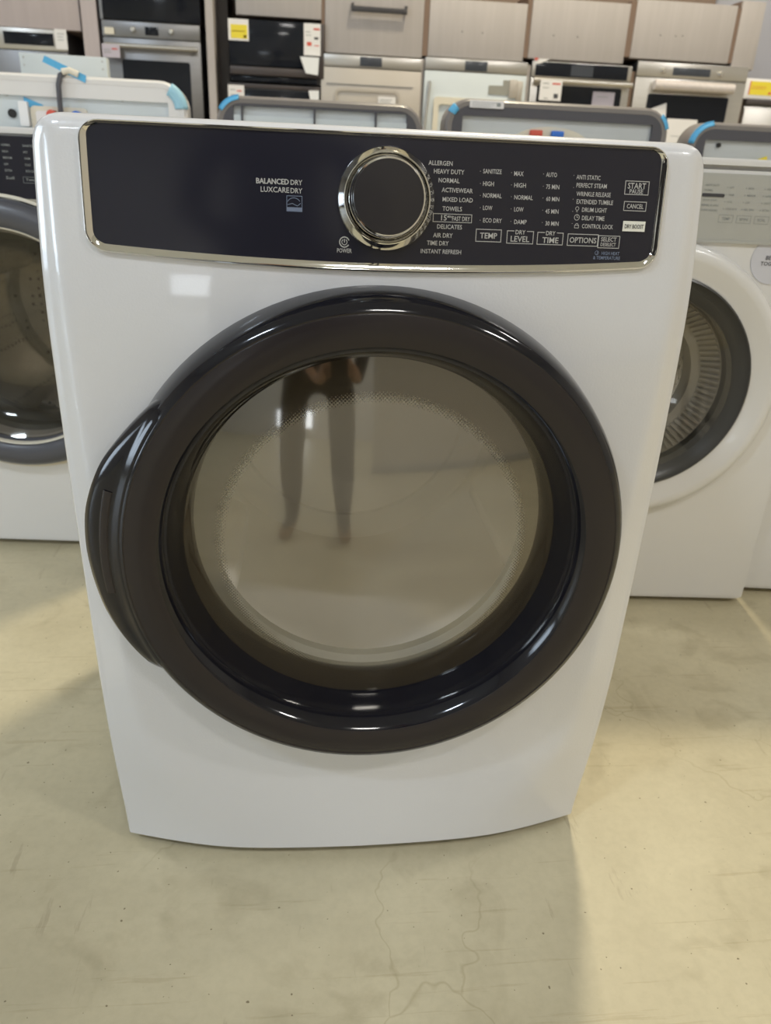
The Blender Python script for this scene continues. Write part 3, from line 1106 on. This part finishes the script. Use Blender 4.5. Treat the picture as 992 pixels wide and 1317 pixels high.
W_ = top_loader('white top-loader seen from behind, blue tape on its shoulder and grey cord', -.775, 1.80, .345, 1.118, 'white', 1.060)
L_ = top_loader('gunmetal top-loader seen from behind, pale ribbed strip under its rim, beside the white one', -.030, 1.78, .312, 1.089, 'grey', 1.062, 'top_load_washer.001')
M_ = top_loader('gunmetal top-loader seen from behind, with red and blue inlet caps', .696, 1.75, .352, 1.113, 'grey', 1.066, 'top_load_washer.002')
R_w = top_loader('gunmetal top-loader seen from behind, black hole in its panel, beside the silver-console washer', 1.468, 1.75, .345, 1.084, 'grey', 1.034, 'top_load_washer.003')

# details: white one
MB().prism(rrect(-.105, .055, .955, 1.035, .012, 4), .006, .018).build('inlet_tray', CREAM, W_)
MB().prism(rrect(-.090, .040, .955, 1.022, .008, 4), .002, .007).build('tray_recess', PAPER, W_)
for x, m in ((-.040, RED), (.030, BLUE)):
    MB().lathe([(.0, -.022), (.014, -.022), (.014, .004), (.0, .004)], (x, 0, 1.012), 16).build('inlet_cap', m, W_)
MB().prism(rrect(-.135, -.110, .98, 1.045, .004, 3), -.004, .018).build('tray_corner', FOAM, W_)
MB().lathe([(0, .010), (.012, .010), (.012, .018)], (-.160, 0, 1.012), 16).build('vent_hole', RUBBER, W_)
for x in (-.17, .16):
    MB().lathe([(0, .010), (.005, .011), (.005, .018)], (x, 0, 1.062), 10).build('screw', GREYMET, W_)
MB().tube([(.020, .05, 1.120), (.008, .02, 1.128), (-.006, -.006, 1.116), (-.012, -.012, 1.09), (-.014, -.012, 1.05), (-.016, -.006, 1.01), (-.016, .008, .98)], .0075, 10).build('power_cord', GUNDARK, W_)
MB().tube([(.000, -.004, 1.125), (.020, -.002, 1.130), (.045, -.002, 1.120)], .009, 10).build('plug', CREAM, W_)
# middle grey one: pale ribbed strip
MB().prism(rrect(-.262, .262, .96, 1.038, .004, 3), .004, .017).build('pale_strip', PALEBLUE, L_)
for x in (-.235, -.02, .165):
    MB().box(x - .003, x + .003, -.001, .018, .96, 1.062).build('strip_rib', GUNDARK, L_)
# inlet hump
MB().prism([(-.02 + .125 * math.cos(a), .995 + .052 * math.sin(a)) for a in [2 * PI * i / 40 for i in range(40)]], .004, .018).build('inlet_plate', CREAM, M_)
for x, m in ((-.070, RED), (-.003, BLUE)):
    MB().box(x - .019, x + .019, -.012, .006, 1.016, 1.036, .003).build('inlet_cap', m, M_)
MB().lathe([(0, .008), (.007, .008), (.007, .018)], (-.243, 0, 1.020), 12).build('vent_hole', RUBBER, R_w)

# stickers and tapes on them (thin sheets lying on the machines)
def sheet(name, label, cat, pts, y0, y1, m, loc=(0, 0, 0), group=None):
    o = MB().prism(pts, y0, y1).build(name, m, None, smooth=False)
    o.location = loc
    return tag(o, label, cat, group)


ms = thing('paper_label', 'white printed paper label on the rim of the top-loader with red and blue caps', 'label', (.696, 1.75, 0))
MB().prism(rrect(-.282, -.178, 1.088, 1.108, .001, 1), -.003, .002).build('label_sheet', PAPER, ms, smooth=False)
pm_ = MB()
write(pm_, 'DO NOT LIFT BY LID', -.272, 1.101, .06, .004, 'l', lambda x, z: -.003)
write(pm_, 'SERVICE REAR PANEL', -.272, 1.094, .06, .004, 'l', lambda x, z: -.003)
pm_ = MB()
for k in range(3):
    pm_.box(-.275, -.215 + .008 * k, -.0036, -.003, 1.0915 + .005 * k, 1.0925 + .005 * k)
pm_.box(-.200, -.188, -.0036, -.003, 1.093, 1.103)
pm_.build('print_lines', PRINTGREY, ms, smooth=False)


def strip_at(name, label, quad, yoff, m, loc):
    """tape: four (x, z) corners in a machine's own axes"""
    return sheet(name, label, 'tape', quad, yoff - .0015, yoff + .001, m, loc)


wl0 = (-.775, 1.80, 0)
strip_at('tape_strip', 'bright blue tape strip slanting across the white rim and cord', [(-.052, 1.148), (.062, 1.100), (.066, 1.119), (-.044, 1.164)][::-1], -.001, TAPE, wl0)
strip_at('tape_strip.001', 'short blue tape patch on the pale panel of the white top-loader', [(-.122, 1.036), (-.072, 1.018), (-.070, 1.038), (-.122, 1.057)][::-1], .0145, TAPE, wl0)


def corner_tape(name, label, cx, yb, hw, top, a0, a1, m, wide=.03, flip=1, deep=.06):
    """tape wrapped over a rounded shoulder of a console"""
    R_ = .075
    c = (cx + flip * (hw - R_), top - R_)
    vs_, fs_ = [], []
    n = 10
    for i in range(n + 1):
        a = math.radians(a0 + (a1 - a0) * i / n)
        for r, y in ((R_ - wide - .006, -.0016), (R_ - .010, -.0026), (R_ + .0005, .0045), (R_ + .0035, deep * .4), (R_ + .0035, deep)):
            vs_.append((c[0] + flip * r * math.cos(a), yb + y, c[1] + r * math.sin(a)))
    for i in range(n):
        for q in range(4):
            fs_.append((i * 5 + q, i * 5 + q + 1, (i + 1) * 5 + q + 1, (i + 1) * 5 + q))
    mb = MB()
    mb.add(vs_, fs_)
    o = mb.build(name, m)
    o.modifiers.new('thickness', 'SOLIDIFY').thickness = .0012
    return tag(o, label, 'tape')


corner_tape('tape_strip.002', 'wide pale blue tape wrapped over the shoulder of the white top-loader', -.775, 1.80, .345, 1.118, 2, 62, TAPEPALE, .026, 1, .022)
corner_tape('tape_strip.003', 'blue tape on the shoulder of the ribbed-strip top-loader, below the black microwave', -.030, 1.78, .312, 1.089, 30, 85, TAPE, -.002, -1, .010)
corner_tape('tape_strip.004', 'small blue tape tab by the paper label, on the shoulder nearest the ribbed-strip machine', .696, 1.75, .352, 1.113, 30, 50, TAPE, .014, -1, .02)
corner_tape('tape_strip.005', 'blue tape on the red and blue capped machine, at the shoulder below the oven window', .696, 1.75, .352, 1.113, 15, 50, TAPE, -.001, 1, .010)
corner_tape('tape_strip.006', 'blue tape along the shoulder of the top-loader with the black hole', 1.468, 1.75, .345, 1.084, 10, 85, TAPE, -.003, -1, .010)
sheet('yellow_tag', 'small yellow tag low on the panel of the black-hole top-loader', 'tag', [(-.125, .975), (-.075, .995), (-.066, .965), (-.125, .955)], .010, .016, YELLOW, (1.468, 1.75, 0))

# white rear sheet standing behind the white top-loader: back of a cooker
bk = thing('cooker', 'white cooker seen from behind, screwed back sheet rising past the white top-loader', 'cooker', (-1.058, 2.90, 0))
MB().box(-.30, .30, .03, .62, .0, .92, .01).build('cooker_body', ENAMEL2, bk)
MB().box(-.172, .172, .0, .05, .90, 1.268, .004).build('back_sheet', PALEBLUE, bk)
for x in (-.155, .155):
    for z in (1.252, 1.225):
        MB().lathe([(0, -.002), (.004, -.001), (.004, .002)], (x, 0, z), 8).build('screw', GREYMET, bk)

# ------------------------------------------------------------------ oven wall
YF = 4.10
base_spans = [(-2.35, -1.30), (-1.165, -.615), (-.505, .006), (.010, .576), (.588, 1.190), (1.200, 1.795), (1.815, 2.495), (2.51, 3.3)]


def base_cab(i, x0, x1, top, m):
    t = thing('base_cabinet' + ('.%03d' % i if i else ''), 'oak base cabinet %s' % BASE_L[i], 'cabinet', ((x0 + x1) / 2, YF, 0))
    hw = (x1 - x0) / 2
    MB().box(-hw, hw, .02, .62, .10, top, .0).build('carcass', m, t)
    MB().box(-hw + .01, hw - .01, .06, .60, 0, .10).build('plinth', WOODGAP, t)
    MB().box(-hw + .002, hw - .002, .0, .02, .11, top - .004, .001).build('door', m, t)
    return t


BASE_L = ['carrying the oven with a wide black display and paper tag', 'under the two-knob oven with the lilac tag', 'below the black microwave with the yellow label', 'under the oven with a beige-reflecting door and white label',
          'under the oven wrapped in pale blue film', 'under the oven with a black glass control strip', 'under the oven with a bubble-wrapped handle', 'under the steel cooker with the yellow sale sign']
OB = [.88, .93, .95, .85, .85, .88, .90, .70]
for i, ((x0, x1), tp) in enumerate(zip(base_spans, OB)):
    base_cab(i, x0, x1, tp, OAKPINK if i < 2 else OAK)


def wall_cab(name, label, x0, x1, z0, z1, m, handle=None, y0=YF, holes=()):
    t = thing(name, label, 'cabinet', ((x0 + x1) / 2, y0, z0))
    hw = (x1 - x0) / 2
    MB().box(-hw + .003, hw - .003, .022, .675, 0, z1 - z0).build('carcass', WOODGAP, t)
    d = MB().box(-hw, hw, 0, .020, .002, z1 - z0 - .002, .0015).build('door', m, t)
    for hx, hz in holes:
        MB().lathe([(0, -.0012), (.0035, -.0012), (.0035, .001)], (hx - (x0 + x1) / 2, 0, hz - z0), 8).build('screw_hole', DARKBROWN, d)
    if handle:
        a, b, zz = handle
        a -= (x0 + x1) / 2
        b -= (x0 + x1) / 2
        zz -= z0
        MB().box(a, b, -.034, -.022, zz - .014, zz + .012, .002).box(a, a + .012, -.030, .002, zz + .004, zz + .026).box(b - .012, b, -.030, .002, zz + .004, zz + .026).build('handle', BLACKMET, d)
    return t


wall_cab('wall_cabinet', 'pinkish oak cabinet door above the wide black display oven', -2.35, -1.262, 1.49, 2.20, OAKPINK)
wall_cab('wall_cabinet.001', 'oak cabinet door above the black microwave', -.445, .012, 1.612, 2.20, OAK)
wall_cab('wall_cabinet.002', 'oak cabinet door with a dark bar handle', .032, .572, 1.461, 2.20, OAK, (.173, .476, 1.672))
wall_cab('wall_cabinet.003', 'plain oak cabinet door above the oven wrapped in pale blue film', .604, 1.148, 1.472, 1.752, OAK, holes=((.79, 1.60), (.905, 1.60)))
wall_cab('wall_cabinet.004', 'plain oak cabinet door above the black-strip oven', 1.176, 1.734, 1.492, 1.786, OAK, holes=((1.31, 1.61), (1.45, 1.61)))
wall_cab('wall_cabinet.005', 'oak cabinet door above the bubble-wrapped handle oven', 1.770, 2.358, 1.524, 1.812, OAK, holes=((1.93, 1.645), (2.02, 1.645), (2.06, 1.648)))
wall_cab('wall_cabinet.006', 'narrow oak cabinet at the blue-grey wall, above the yellow sale sign', 2.384, 2.520, 1.500, 1.838, OAK)
# brown boards behind the gaps: part of the setting
for k, (a, b, z0) in enumerate([(.0135, .0305, 1.47), (.5735, .6025, 1.475), (1.1495, 1.1745, 1.495), (1.7355, 1.7685, 1.53), (2.3595, 2.3825, 1.53)]):
    struct(MB().box(a, b, YF + .004, YF + .68, z0, 1.80 if k > 1 else 2.2).build('trim_%d' % (5 + k), GAPBOARD))
for k, (a, b) in enumerate([(.574, .590), (1.180, 1.202), (1.792, 1.818), (2.490, 2.508)]):
    struct(MB().box(a, b, YF + .01, YF + .55, .70, 1.46).build('trim_%d' % (10 + k), OAK if k < 2 else GAPBOARD))
struct(MB().box(-.62, 2.50, 4.70, 4.78, 0, 2.2).build('trim_1', WOODGAP))
struct(MB().box(-1.252, -1.172, YF - .01, 4.78, 0, 2.2).build('trim_2', OAKPINK))
struct(MB().box(-.606, -.566, YF - .02, 4.78, 0, 2.2).build('trim_3', OAK))
struct(MB().box(-.566, -.506, YF + .20, 4.78, 0, 2.2).build('trim_4', DARKBROWN))


def oven(name, label, x0, x1, top, bot, cat='oven', strip=.062, strip_m=STEEL, door_m=STEEL, disp=None, disp_m=SLATE, knobs=(), knob_z=None, window=None, handle=None, handle_m=STEEL, handle_r=.011, sides=None):
    t = thing(name, label, cat, ((x0 + x1) / 2, YF, bot))
    cx, zb = (x0 + x1) / 2, bot
    hw = (x1 - x0) / 2
    MB().box(-hw + .006, hw - .006, .006, .55, 0, top - zb - .002).build('body', STEELDARK, t)
    s = MB().box(-hw, hw, -.016, .006, top - strip - zb, top - zb, .002).build('control_strip', strip_m, t)
    if disp:
        MB().box(disp[0] - cx, disp[1] - cx, -.018, -.010, disp[2] - zb, disp[3] - zb, .001).build('display', disp_m, s)
    for kx in knobs:
        kz = (knob_z or top - strip / 2) - zb
        MB().lathe([(.017, -.016), (.017, -.022), (.012, -.036), (.010, -.040), (0, -.040)], (kx - cx, 0, kz), 20).build('knob', CHROME, s)
    d = MB().box(-hw, hw, -.016, .006, .01, top - strip - .005 - zb, .002).build('door', door_m, t)
    if window:
        a, b, c, e = window
        MB().prism(rrect(a - cx, b - cx, c - zb, e - zb, .012, 4), -.018, -.012).build('window', BLACKGLASS, d)
    if handle:
        a, b, hz = handle
        MB().tube([(a - cx, -.050, hz - zb), (b - cx, -.050, hz - zb)], handle_r, 14).build('handle', handle_m, d)
        for q in (a + .02, b - .02):
            MB().box(q - cx - .008, q - cx + .008, -.048, -.012, hz - zb - .007, hz - zb + .007).build('handle_post', STEEL, d)
    return t


oven('wall_oven', 'steel oven with a wide black display and hanging paper tag', -1.95, -1.340, 1.488, .88, strip=.098, strip_m=STEEL, door_m=STEELDARK, disp=(-1.66, -1.405, 1.412, 1.470), disp_m=BLACKGLASS)
oven('wall_oven.001', 'steel two-knob oven under a black glass front, with a lilac tag', -1.150, -.640, 1.548, .93, strip=.072, strip_m=STEELDARK, door_m=STEELDARK, disp=(-.927, -.857, 1.489, 1.528), disp_m=BLACKGLASS, knobs=(-.989, -.790), knob_z=1.510, window=(-1.06, -.70, 1.00, 1.372), handle=(-1.135, -.650, 1.432))
ub = thing('built_in_microwave', 'black glass built-in appliance above the two-knob oven', 'microwave', (-.886, YF, 1.552))
MB().box(-.250, .250, .006, .55, 0, .50).build('body', DARKBROWN, ub)
MB().box(-.252, .252, -.014, .006, .004, .50, .002).build('door', BLACKGLASS, ub)
MB().box(-.268, -.254, -.014, .02, .0, .50).build('side_trim', STEELDARK, ub)
mwv = thing('microwave', 'black microwave with yellow label and white tag, above another black unit', 'microwave', (-.235, YF, 1.300))
MB().box(-.250, .262, .006, .45, 0, .292).build('body', DARKBROWN, mwv)
MB().box(-.250, .225, -.022, .006, .075, .292, .003).build('door', BLACKGLASS, mwv)
MB().box(.228, .262, -.020, .006, .03, .292, .002).build('control_panel', DARKBROWN, mwv)
MB().box(-.250, .225, -.034, .006, .030, .070, .004).build('lower_rail', DARKBROWN, mwv)
MB().box(-.250, .225, -.016, .006, .0, .028, .002).build('sill_strip', BLACKGLASS, mwv)
lo = oven('wall_oven.002', 'black oven below the black microwave, mostly hidden by a top-loader', -.500, .006, 1.290, .955, strip=.022, strip_m=DARKBROWN, door_m=BLACKGLASS)
oven('wall_oven.003', 'steel oven with a beige-reflecting door and white label on its window', .012, .572, 1.455, .85, strip=.058, disp=(.226, .349, 1.404, 1.450), door_m=BEIGESTEEL)
o1 = bpy.data.objects['wall_oven.003']
ring = MB()
ring_prism(ring, rrect(-.205, .165, .18, .442, .03, 5), rrect(-.190, .150, .19, .428, .022, 5), -.024, -.014)
ring.build('window_frame', BEIGESTEEL, o1)
MB().box(-.250, .235, -.020, -.014, .460, .464).build('door_groove', STEELDARK, o1)
oven('wall_oven.004', 'steel-topped oven wrapped in pale blue film, with a grey card piece', .592, 1.178, 1.468, .85, strip=.060, disp=(.817, .945, 1.412, 1.460), door_m=PALEBLUE)
o2 = bpy.data.objects['wall_oven.004']
ring = MB()
ring_prism(ring, rrect(-.235, .265, .05, .425, .02, 4), rrect(-.205, .235, .08, .388, .015, 4), -.030, -.014)
ring.build('cream_frame', CREAM, o2)
MB().tube([(-.266, -.030, .500), (-.266, -.030, .455), (-.275, -.030, .36), (-.285, -.030, .22)], .009, 10).build('side_handle', STEEL, o2)
MB().box(.195, .240, -.030, -.014, .438, .530, .002).box(.240, .272, -.028, -.014, .425, .525, .003).build('side_bracket', BEIGESTEEL, o2)
sheet('card_piece', 'grey L-shaped card piece on the blue film of the wrapped oven', 'card', [(.962, 1.302), (1.105, 1.300), (1.105, 1.376), (1.045, 1.376), (1.045, 1.348), (.962, 1.346)], YF - .020, YF - .016, GREYCARD)
oven('wall_oven.005', 'steel-framed oven with a black glass control strip and bar handle', 1.204, 1.790, 1.482, .88, strip=.078, disp=(1.222, 1.766, 1.408, 1.478), disp_m=BLACKGLASS, window=(1.245, 1.745, .95, 1.366), handle=(1.212, 1.790, 1.384), handle_r=.014)
o3 = bpy.data.objects['wall_oven.005']
MB().box(1.430 - 1.497, 1.560 - 1.497, -.0190, -.0175, 1.416 - .88, 1.470 - .88).build('lit_display', SLATE, o3)
oven('wall_oven.006', 'steel oven with two knobs and a bubble-wrapped handle', 1.820, 2.488, 1.512, .90, strip=.075, disp=(2.033, 2.259, 1.450, 1.490), disp_m=SLATE, knobs=(1.972, 2.318), knob_z=1.468, window=(1.905, 2.400, 1.00, 1.352), handle=(1.920, 2.400, 1.394), handle_m=BUBBLE, handle_r=.026)
ck = thing('cooker.001', 'pale steel cooker under the yellow sale sign', 'cooker', (2.90, YF, .70))
MB().box(-.385, .385, .0, .58, 0, .620, .004).build('body', STEEL, ck)
MB().box(-.388, .388, -.02, .59, .622, .655, .004).build('cooktop', DARKBROWN, ck)
MB().box(-.386, .386, -.012, .0, .04, .60, .003).build('door', STEEL, ck)

# ------------------------------------------------------------------ papers and signs on the oven wall
def card(name, label, cat, x0, x1, z0, z1, m, marks=(), y=YF - .024, tilt=0.0, group=None, back=0.0038):
    t = thing(name, label, cat, ((x0 + x1) / 2, y, z0))
    hw, hh = (x1 - x0) / 2, z1 - z0
    MB().box(-hw, hw, -.0006, back, 0, hh).build('card_sheet', m, t, smooth=False)
    if marks:
        mats = []
        mk = MB()
        for (a, b, c, d, mm) in marks:
            if mm not in mats:
                mats.append(mm)
            mk.box(-hw + a * 2 * hw, -hw + b * 2 * hw, -.0014, -.0004, c * hh, d * hh, mi=mats.index(mm))
        mk.build('printing', mats, t, smooth=False)
    t.rotation_euler = (0, tilt, 0)
    return t


card('energy_label', 'white card with a yellow block on the black microwave', 'label', -.487, -.379, 1.490, 1.590, PAPER, [(.12, .93, .10, .74, YELLOW), (.75, .88, .14, .26, RED), (.16, .80, .42, .45, RED)], y=YF - .026)
card('price_tag', 'tall white tag with red print on the edge of the black microwave', 'tag', -.083, .008, 1.440, 1.590, PAPER, [(.58, .94, .80, .86, RED), (.62, .86, .51, .58, PRINTDARK), (.18, .46, .30, .42, RED), (.10, .45, .62, .64, PRINTGREY), (.10, .40, .72, .74, PRINTGREY), (.62, .90, .30, .33, RED)], y=YF - .026)
fo = tag(MB().prism([(-.104, 1.430), (.000, 1.430), (-.006, 1.345), (-.072, 1.352)], YF - .046, YF - .024).build('foam_corner', FOAM, None, smooth=False), 'white foam wedge at the lower corner of the black microwave', 'foam')
card('price_tag.001', 'small white tag with red print on the black oven below the microwave', 'tag', -.500, -.412, 1.195, 1.278, PAPER, [(.55, .85, .62, .70, RED), (.12, .45, .70, .74, PRINTGREY), (.12, .5, .4, .44, PRINTGREY)], y=YF - .026)
tag(MB().prism([(-.058, 1.270), (.0, 1.272), (.0, 1.21), (-.045, 1.212)], YF - .030, YF - .017).build('foam_corner.001', FOAM, None, smooth=False), 'white foam piece on the black oven below the microwave', 'foam')
card('paper_tag', 'plain paper tag hanging beside the wide black display', 'tag', -1.395, -1.335, 1.400, 1.492, PAPER, [(.2, .8, .75, .78, PRINTGREY), (.2, .7, .60, .63, PRINTGREY), (.2, .75, .45, .48, PRINTGREY)])
card('price_tag.002', 'lilac tag with red print on the handle of the two-knob oven', 'tag', -1.148, -1.058, 1.372, 1.434, LILAC, [(.55, .88, .60, .70, RED), (.10, .45, .55, .60, PRINTGREY), (.10, .5, .35, .40, PRINTGREY)], y=YF - .066)
card('price_tag.003', 'pale yellowish sticker on the control strip of the two-knob oven', 'sticker', -1.137, -1.088, 1.484, 1.515, CREAM)
card('paper_label.001', 'white label on the beige-reflecting oven door window', 'label', .333, .432, 1.205, 1.260, PAPER, [(.1, .8, .7, .75, PRINTGREY), (.1, .7, .5, .55, PRINTGREY)], y=YF - .030, back=.014)
tq = card('price_tag.004', 'white tag with red print and square code block over the bar handle', 'tag', 1.246, 1.372, 1.283, 1.386, PAPER, [(.55, .92, .78, .86, RED), (.12, .40, .80, .84, PRINTGREY), (.12, .40, .60, .63, PRINTGREY), (.66, .86, .12, .34, PRINTDARK), (.2, .4, .08, .12, PRINTGREY)], y=YF - .072)
card('leaflet', 'lilac leaflet behind the bar handle on the dark window', 'leaflet', 1.575, 1.705, 1.255, 1.345, LILAC, [(.2, .7, .7, .74, PRINTGREY)])
sheet('folded_tag', 'white tag with red corner folded over the black glass control strip', 'tag', [(1.205, 1.492), (1.222, 1.466), (1.250, 1.470), (1.300, 1.492)], YF - .022, YF - .018, PAPER)
sheet('red_tab', 'small red paper tab at the top corner of the black glass strip', 'tag', [(1.206, 1.494), (1.218, 1.480), (1.236, 1.494)], YF - .026, YF - .0225, RED)
sheet('folded_tag.001', 'tilted white tag with red print below the bubble-wrapped handle', 'tag', [(1.920, 1.268), (2.020, 1.306), (2.040, 1.150), (2.016, 1.150)], YF - .032, YF - .018, PAPER)
card('price_tag.005', 'large white card on the window of the bubble-wrapped handle oven', 'tag', 2.045, 2.230, 1.085, 1.228, PAPER, [(.2, .6, .35, .37, PRINTGREY)], y=YF - .026)
sg = thing('sale_sign', 'yellow sale sign with red exclamation mark in a white frame on the steel cooker', 'sign', (2.66, YF - .01, 1.355))
MB().box(-.172, .25, -.004, .012, .0, .104, .002).build('sign_frame', PAPER, sg)
MB().box(-.142, .23, -.0052, -.003, .020, .090).build('sign_face', YELLOW, sg, smooth=False)
sm = MB()
write(sm, 'SALE!', -.02, .054, .16, .05, 'l', lambda x, z: -.0056)
sm.box(-.146, -.140, -.0058, -.005, .02, .09)
sm.add([(-.018, -.006, .048), (-.004, -.006, .048), (.012, -.006, .088), (-.006, -.006, .088)], [(0, 1, 2, 3)])
sm = MB()
sm.box(-.146, -.140, -.0058, -.005, .02, .09)
sm.add([(-.008, -.006, .046), (.006, -.006, .046), (.026, -.006, .086), (.008, -.006, .086)], [(0, 1, 2, 3)])
sm.add([(-.024, -.006, .026), (-.008, -.006, .026), (-.006, -.006, .038), (-.022, -.006, .038)], [(0, 1, 2, 3)])
for k in range(2):
    sm.box(-.130, -.045, -.0058, -.005, .052 + .010 * k, .054 + .010 * k)
sm.build('sign_print', RED, sg, smooth=False)

# ------------------------------------------------------------------ what the door glass mirrors: a partition across the aisle and the person taking the picture
struct(MB().box(.25, 8, -3.4, -3.3, 0, 3.2).build('wall_aisle', WALLP))
struct(MB().box(.24, 8, -3.30, -3.28, 0, .10).build('baseboard_aisle', GREYMET))

SKIN = mat('skin', (0.50, 0.31, 0.22), 0.5, var=0.05)
CLOTH = mat('dark_navy_cloth', (0.022, 0.023, 0.032), 0.85, var=0.15, vscale=40)
TROUSER = mat('charcoal_cloth', (0.018, 0.017, 0.018), 0.85, var=0.15, vscale=40)
SHOE = mat('tan_shoe_leather', (0.30, 0.19, 0.09), 0.5, var=0.1)
HAIR = mat('dark_hair', (0.02, 0.014, 0.01), 0.5, var=0.2, vscale=60)


def skin_mesh(nodes, edges, root, levels=2):
    me = bpy.data.meshes.new('tmp_skin')
    me.from_pydata([n[:3] for n in nodes], edges, [])
    o = bpy.data.objects.new('tmp_skin', me)
    COL.objects.link(o)
    o.modifiers.new('skin', 'SKIN').use_smooth_shade = True
    sv = me.skin_vertices[0].data
    for i, n in enumerate(nodes):
        rx, ry = (n[3], n[3]) if len(n) < 5 else (n[3], n[4])
        sv[i].radius = (rx, ry)
        sv[i].use_root = i == root
    m = o.modifiers.new('sub', 'SUBSURF')
    m.levels = m.render_levels = levels
    bpy.context.view_layer.update()
    dg = bpy.context.evaluated_depsgraph_get()
    ev = bpy.data.meshes.new_from_object(o.evaluated_get(dg))
    bpy.data.objects.remove(o)
    return ev


nodes, edges = [], []


def nd(*a):
    nodes.append(a)
    return len(nodes) - 1


def chain(start, pts):
    p = start
    for q in pts:
        k = nd(*q)
        edges.append((p, k))
        p = k
    return p


pel = nd(-.20, -1.22, .93, .145, .105)
chest = chain(pel, [(-.20, -1.21, 1.06, .135, .10), (-.195, -1.16, 1.22, .155, .11), (-.19, -1.12, 1.36, .13, .085)])
chain(chest, [(-.187, -1.09, 1.44, .055), (-.183, -1.06, 1.50, .05), (-.18, -1.025, 1.56, .068, .075), (-.178, -1.01, 1.64, .077, .09), (-.178, -1.02, 1.71, .058, .065)])
for sgn, hx in ((-1, -.335), (1, -.085)):
    chain(pel, [(hx, -1.22, .85, .085), (hx + sgn * .01, -1.19, .50, .070), (hx + sgn * .015, -1.21, .34, .066), (hx + sgn * .02, -1.25, .10, .040), (hx + sgn * .03, -1.19, .050, .045, .04), (hx + sgn * .04, -1.05, .036, .042, .032)])
PH = Vector((-.0798, -.826, .9302))
ph_c = PH - fwd * .010 - u2 * .055            # phone held just behind the lens
for sgn in (-1, 1):
    edge_p = ph_c + r2 * (sgn * .040)
    hand = edge_p - fwd * .030 - u2 * .020 + r2 * (sgn * .020)
    wr = hand - u2 * .055 - fwd * .030 + r2 * (sgn * .022)
    el = Vector((-.19 + sgn * .235, -1.06, 1.08))
    palm = chain(chest, [(-.19 + sgn * .10, -1.12, 1.38, .075), (-.19 + sgn * .19, -1.12, 1.35, .060), (-.19 + sgn * .225, -1.09, 1.22, .050), (*el, .043), (*((el + wr) / 2), .037), (*wr, .026), (*hand, .030, .018)])
    for k in range(4):                        # four fingers curling round the back of the phone
        b0 = hand + u2 * (.022 - .015 * k) - fwd * .004
        L_f = (.9, 1.0, .95, .78)[k]
        chain(palm, [(*b0, .0095), (*(b0 + (-r2 * sgn * .018 - fwd * .004) * L_f), .0085), (*(b0 + (-r2 * sgn * .042 + fwd * .004) * L_f), .0075)])
    t0 = hand + u2 * .012 - r2 * sgn * .004 - fwd * .014
    chain(palm, [(*t0, .011), (*(t0 + u2 * .030 - r2 * sgn * .012), .009), (*(t0 + u2 * .048 - r2 * sgn * .026 + fwd * .004), .008)])
me = skin_mesh(nodes, edges, pel)
me.materials.clear()
for m in (CLOTH, TROUSER, SHOE, SKIN):
    me.materials.append(m)
for p in me.polygons:
    c = p.center
    i = 0
    if c.z < .075:
        i = 2
    elif c.z < .93 and c.y < -1.0:
        i = 1
    elif c.z > 1.455 or c.y > -.935:
        i = 3
    p.material_index = i
    p.use_smooth = True
me.name = 'person'
person = bpy.data.objects.new('person', me)
COL.objects.link(person)
tag(person, 'person in dark clothes holding a phone, a dim reflection in the dryer door', 'person')
hm = MB()
hm.lathe([(.0, .092), (.035, .086), (.065, .062), (.083, .025), (.088, -.01), (.084, -.05), (.070, -.075)], (-.178, -1.035, 1.668), 28, 'z')
hm.build('hair', HAIR, person)
fc = MB()
fc.lathe([(.0, -.012), (.010, -.006), (.014, .012), (.004, .034)], (-.178, -.932, 1.612), 10, 'z')
fc.build('nose', SKIN, person)
for x in (-.211, -.145):
    MB().lathe([(0, .010), (.008, .006), (.011, 0), (.008, -.006), (0, -.010)], (x, -.943, 1.650), 12, 'z').build('eye', PRINTDARK, person)
for x in (-.262, -.094):
    MB().lathe([(0, .028), (.012, .018), (.014, 0), (.010, -.018), (0, -.026)], (x, -1.02, 1.63), 10, 'z').build('ear', SKIN, person)
MB().box(-.202, -.154, -.946, -.936, 1.574, 1.582, .003).build('mouth', RED, person)
ph = thing('phone', 'dark phone held up in both hands, reflected in the dryer door', 'phone', ph_c)
ph.rotation_euler = Matrix((r2, fwd, u2)).transposed().to_euler()
MB().box(-.036, .036, -.004, .004, -.078, .078, .003).build('phone_body', BLACKGLASS, ph)
for o in bpy.data.objects:
    if o.name.split('.')[0] in ('lettering', 'small_print'):
        o['kind'] = 'stuff'
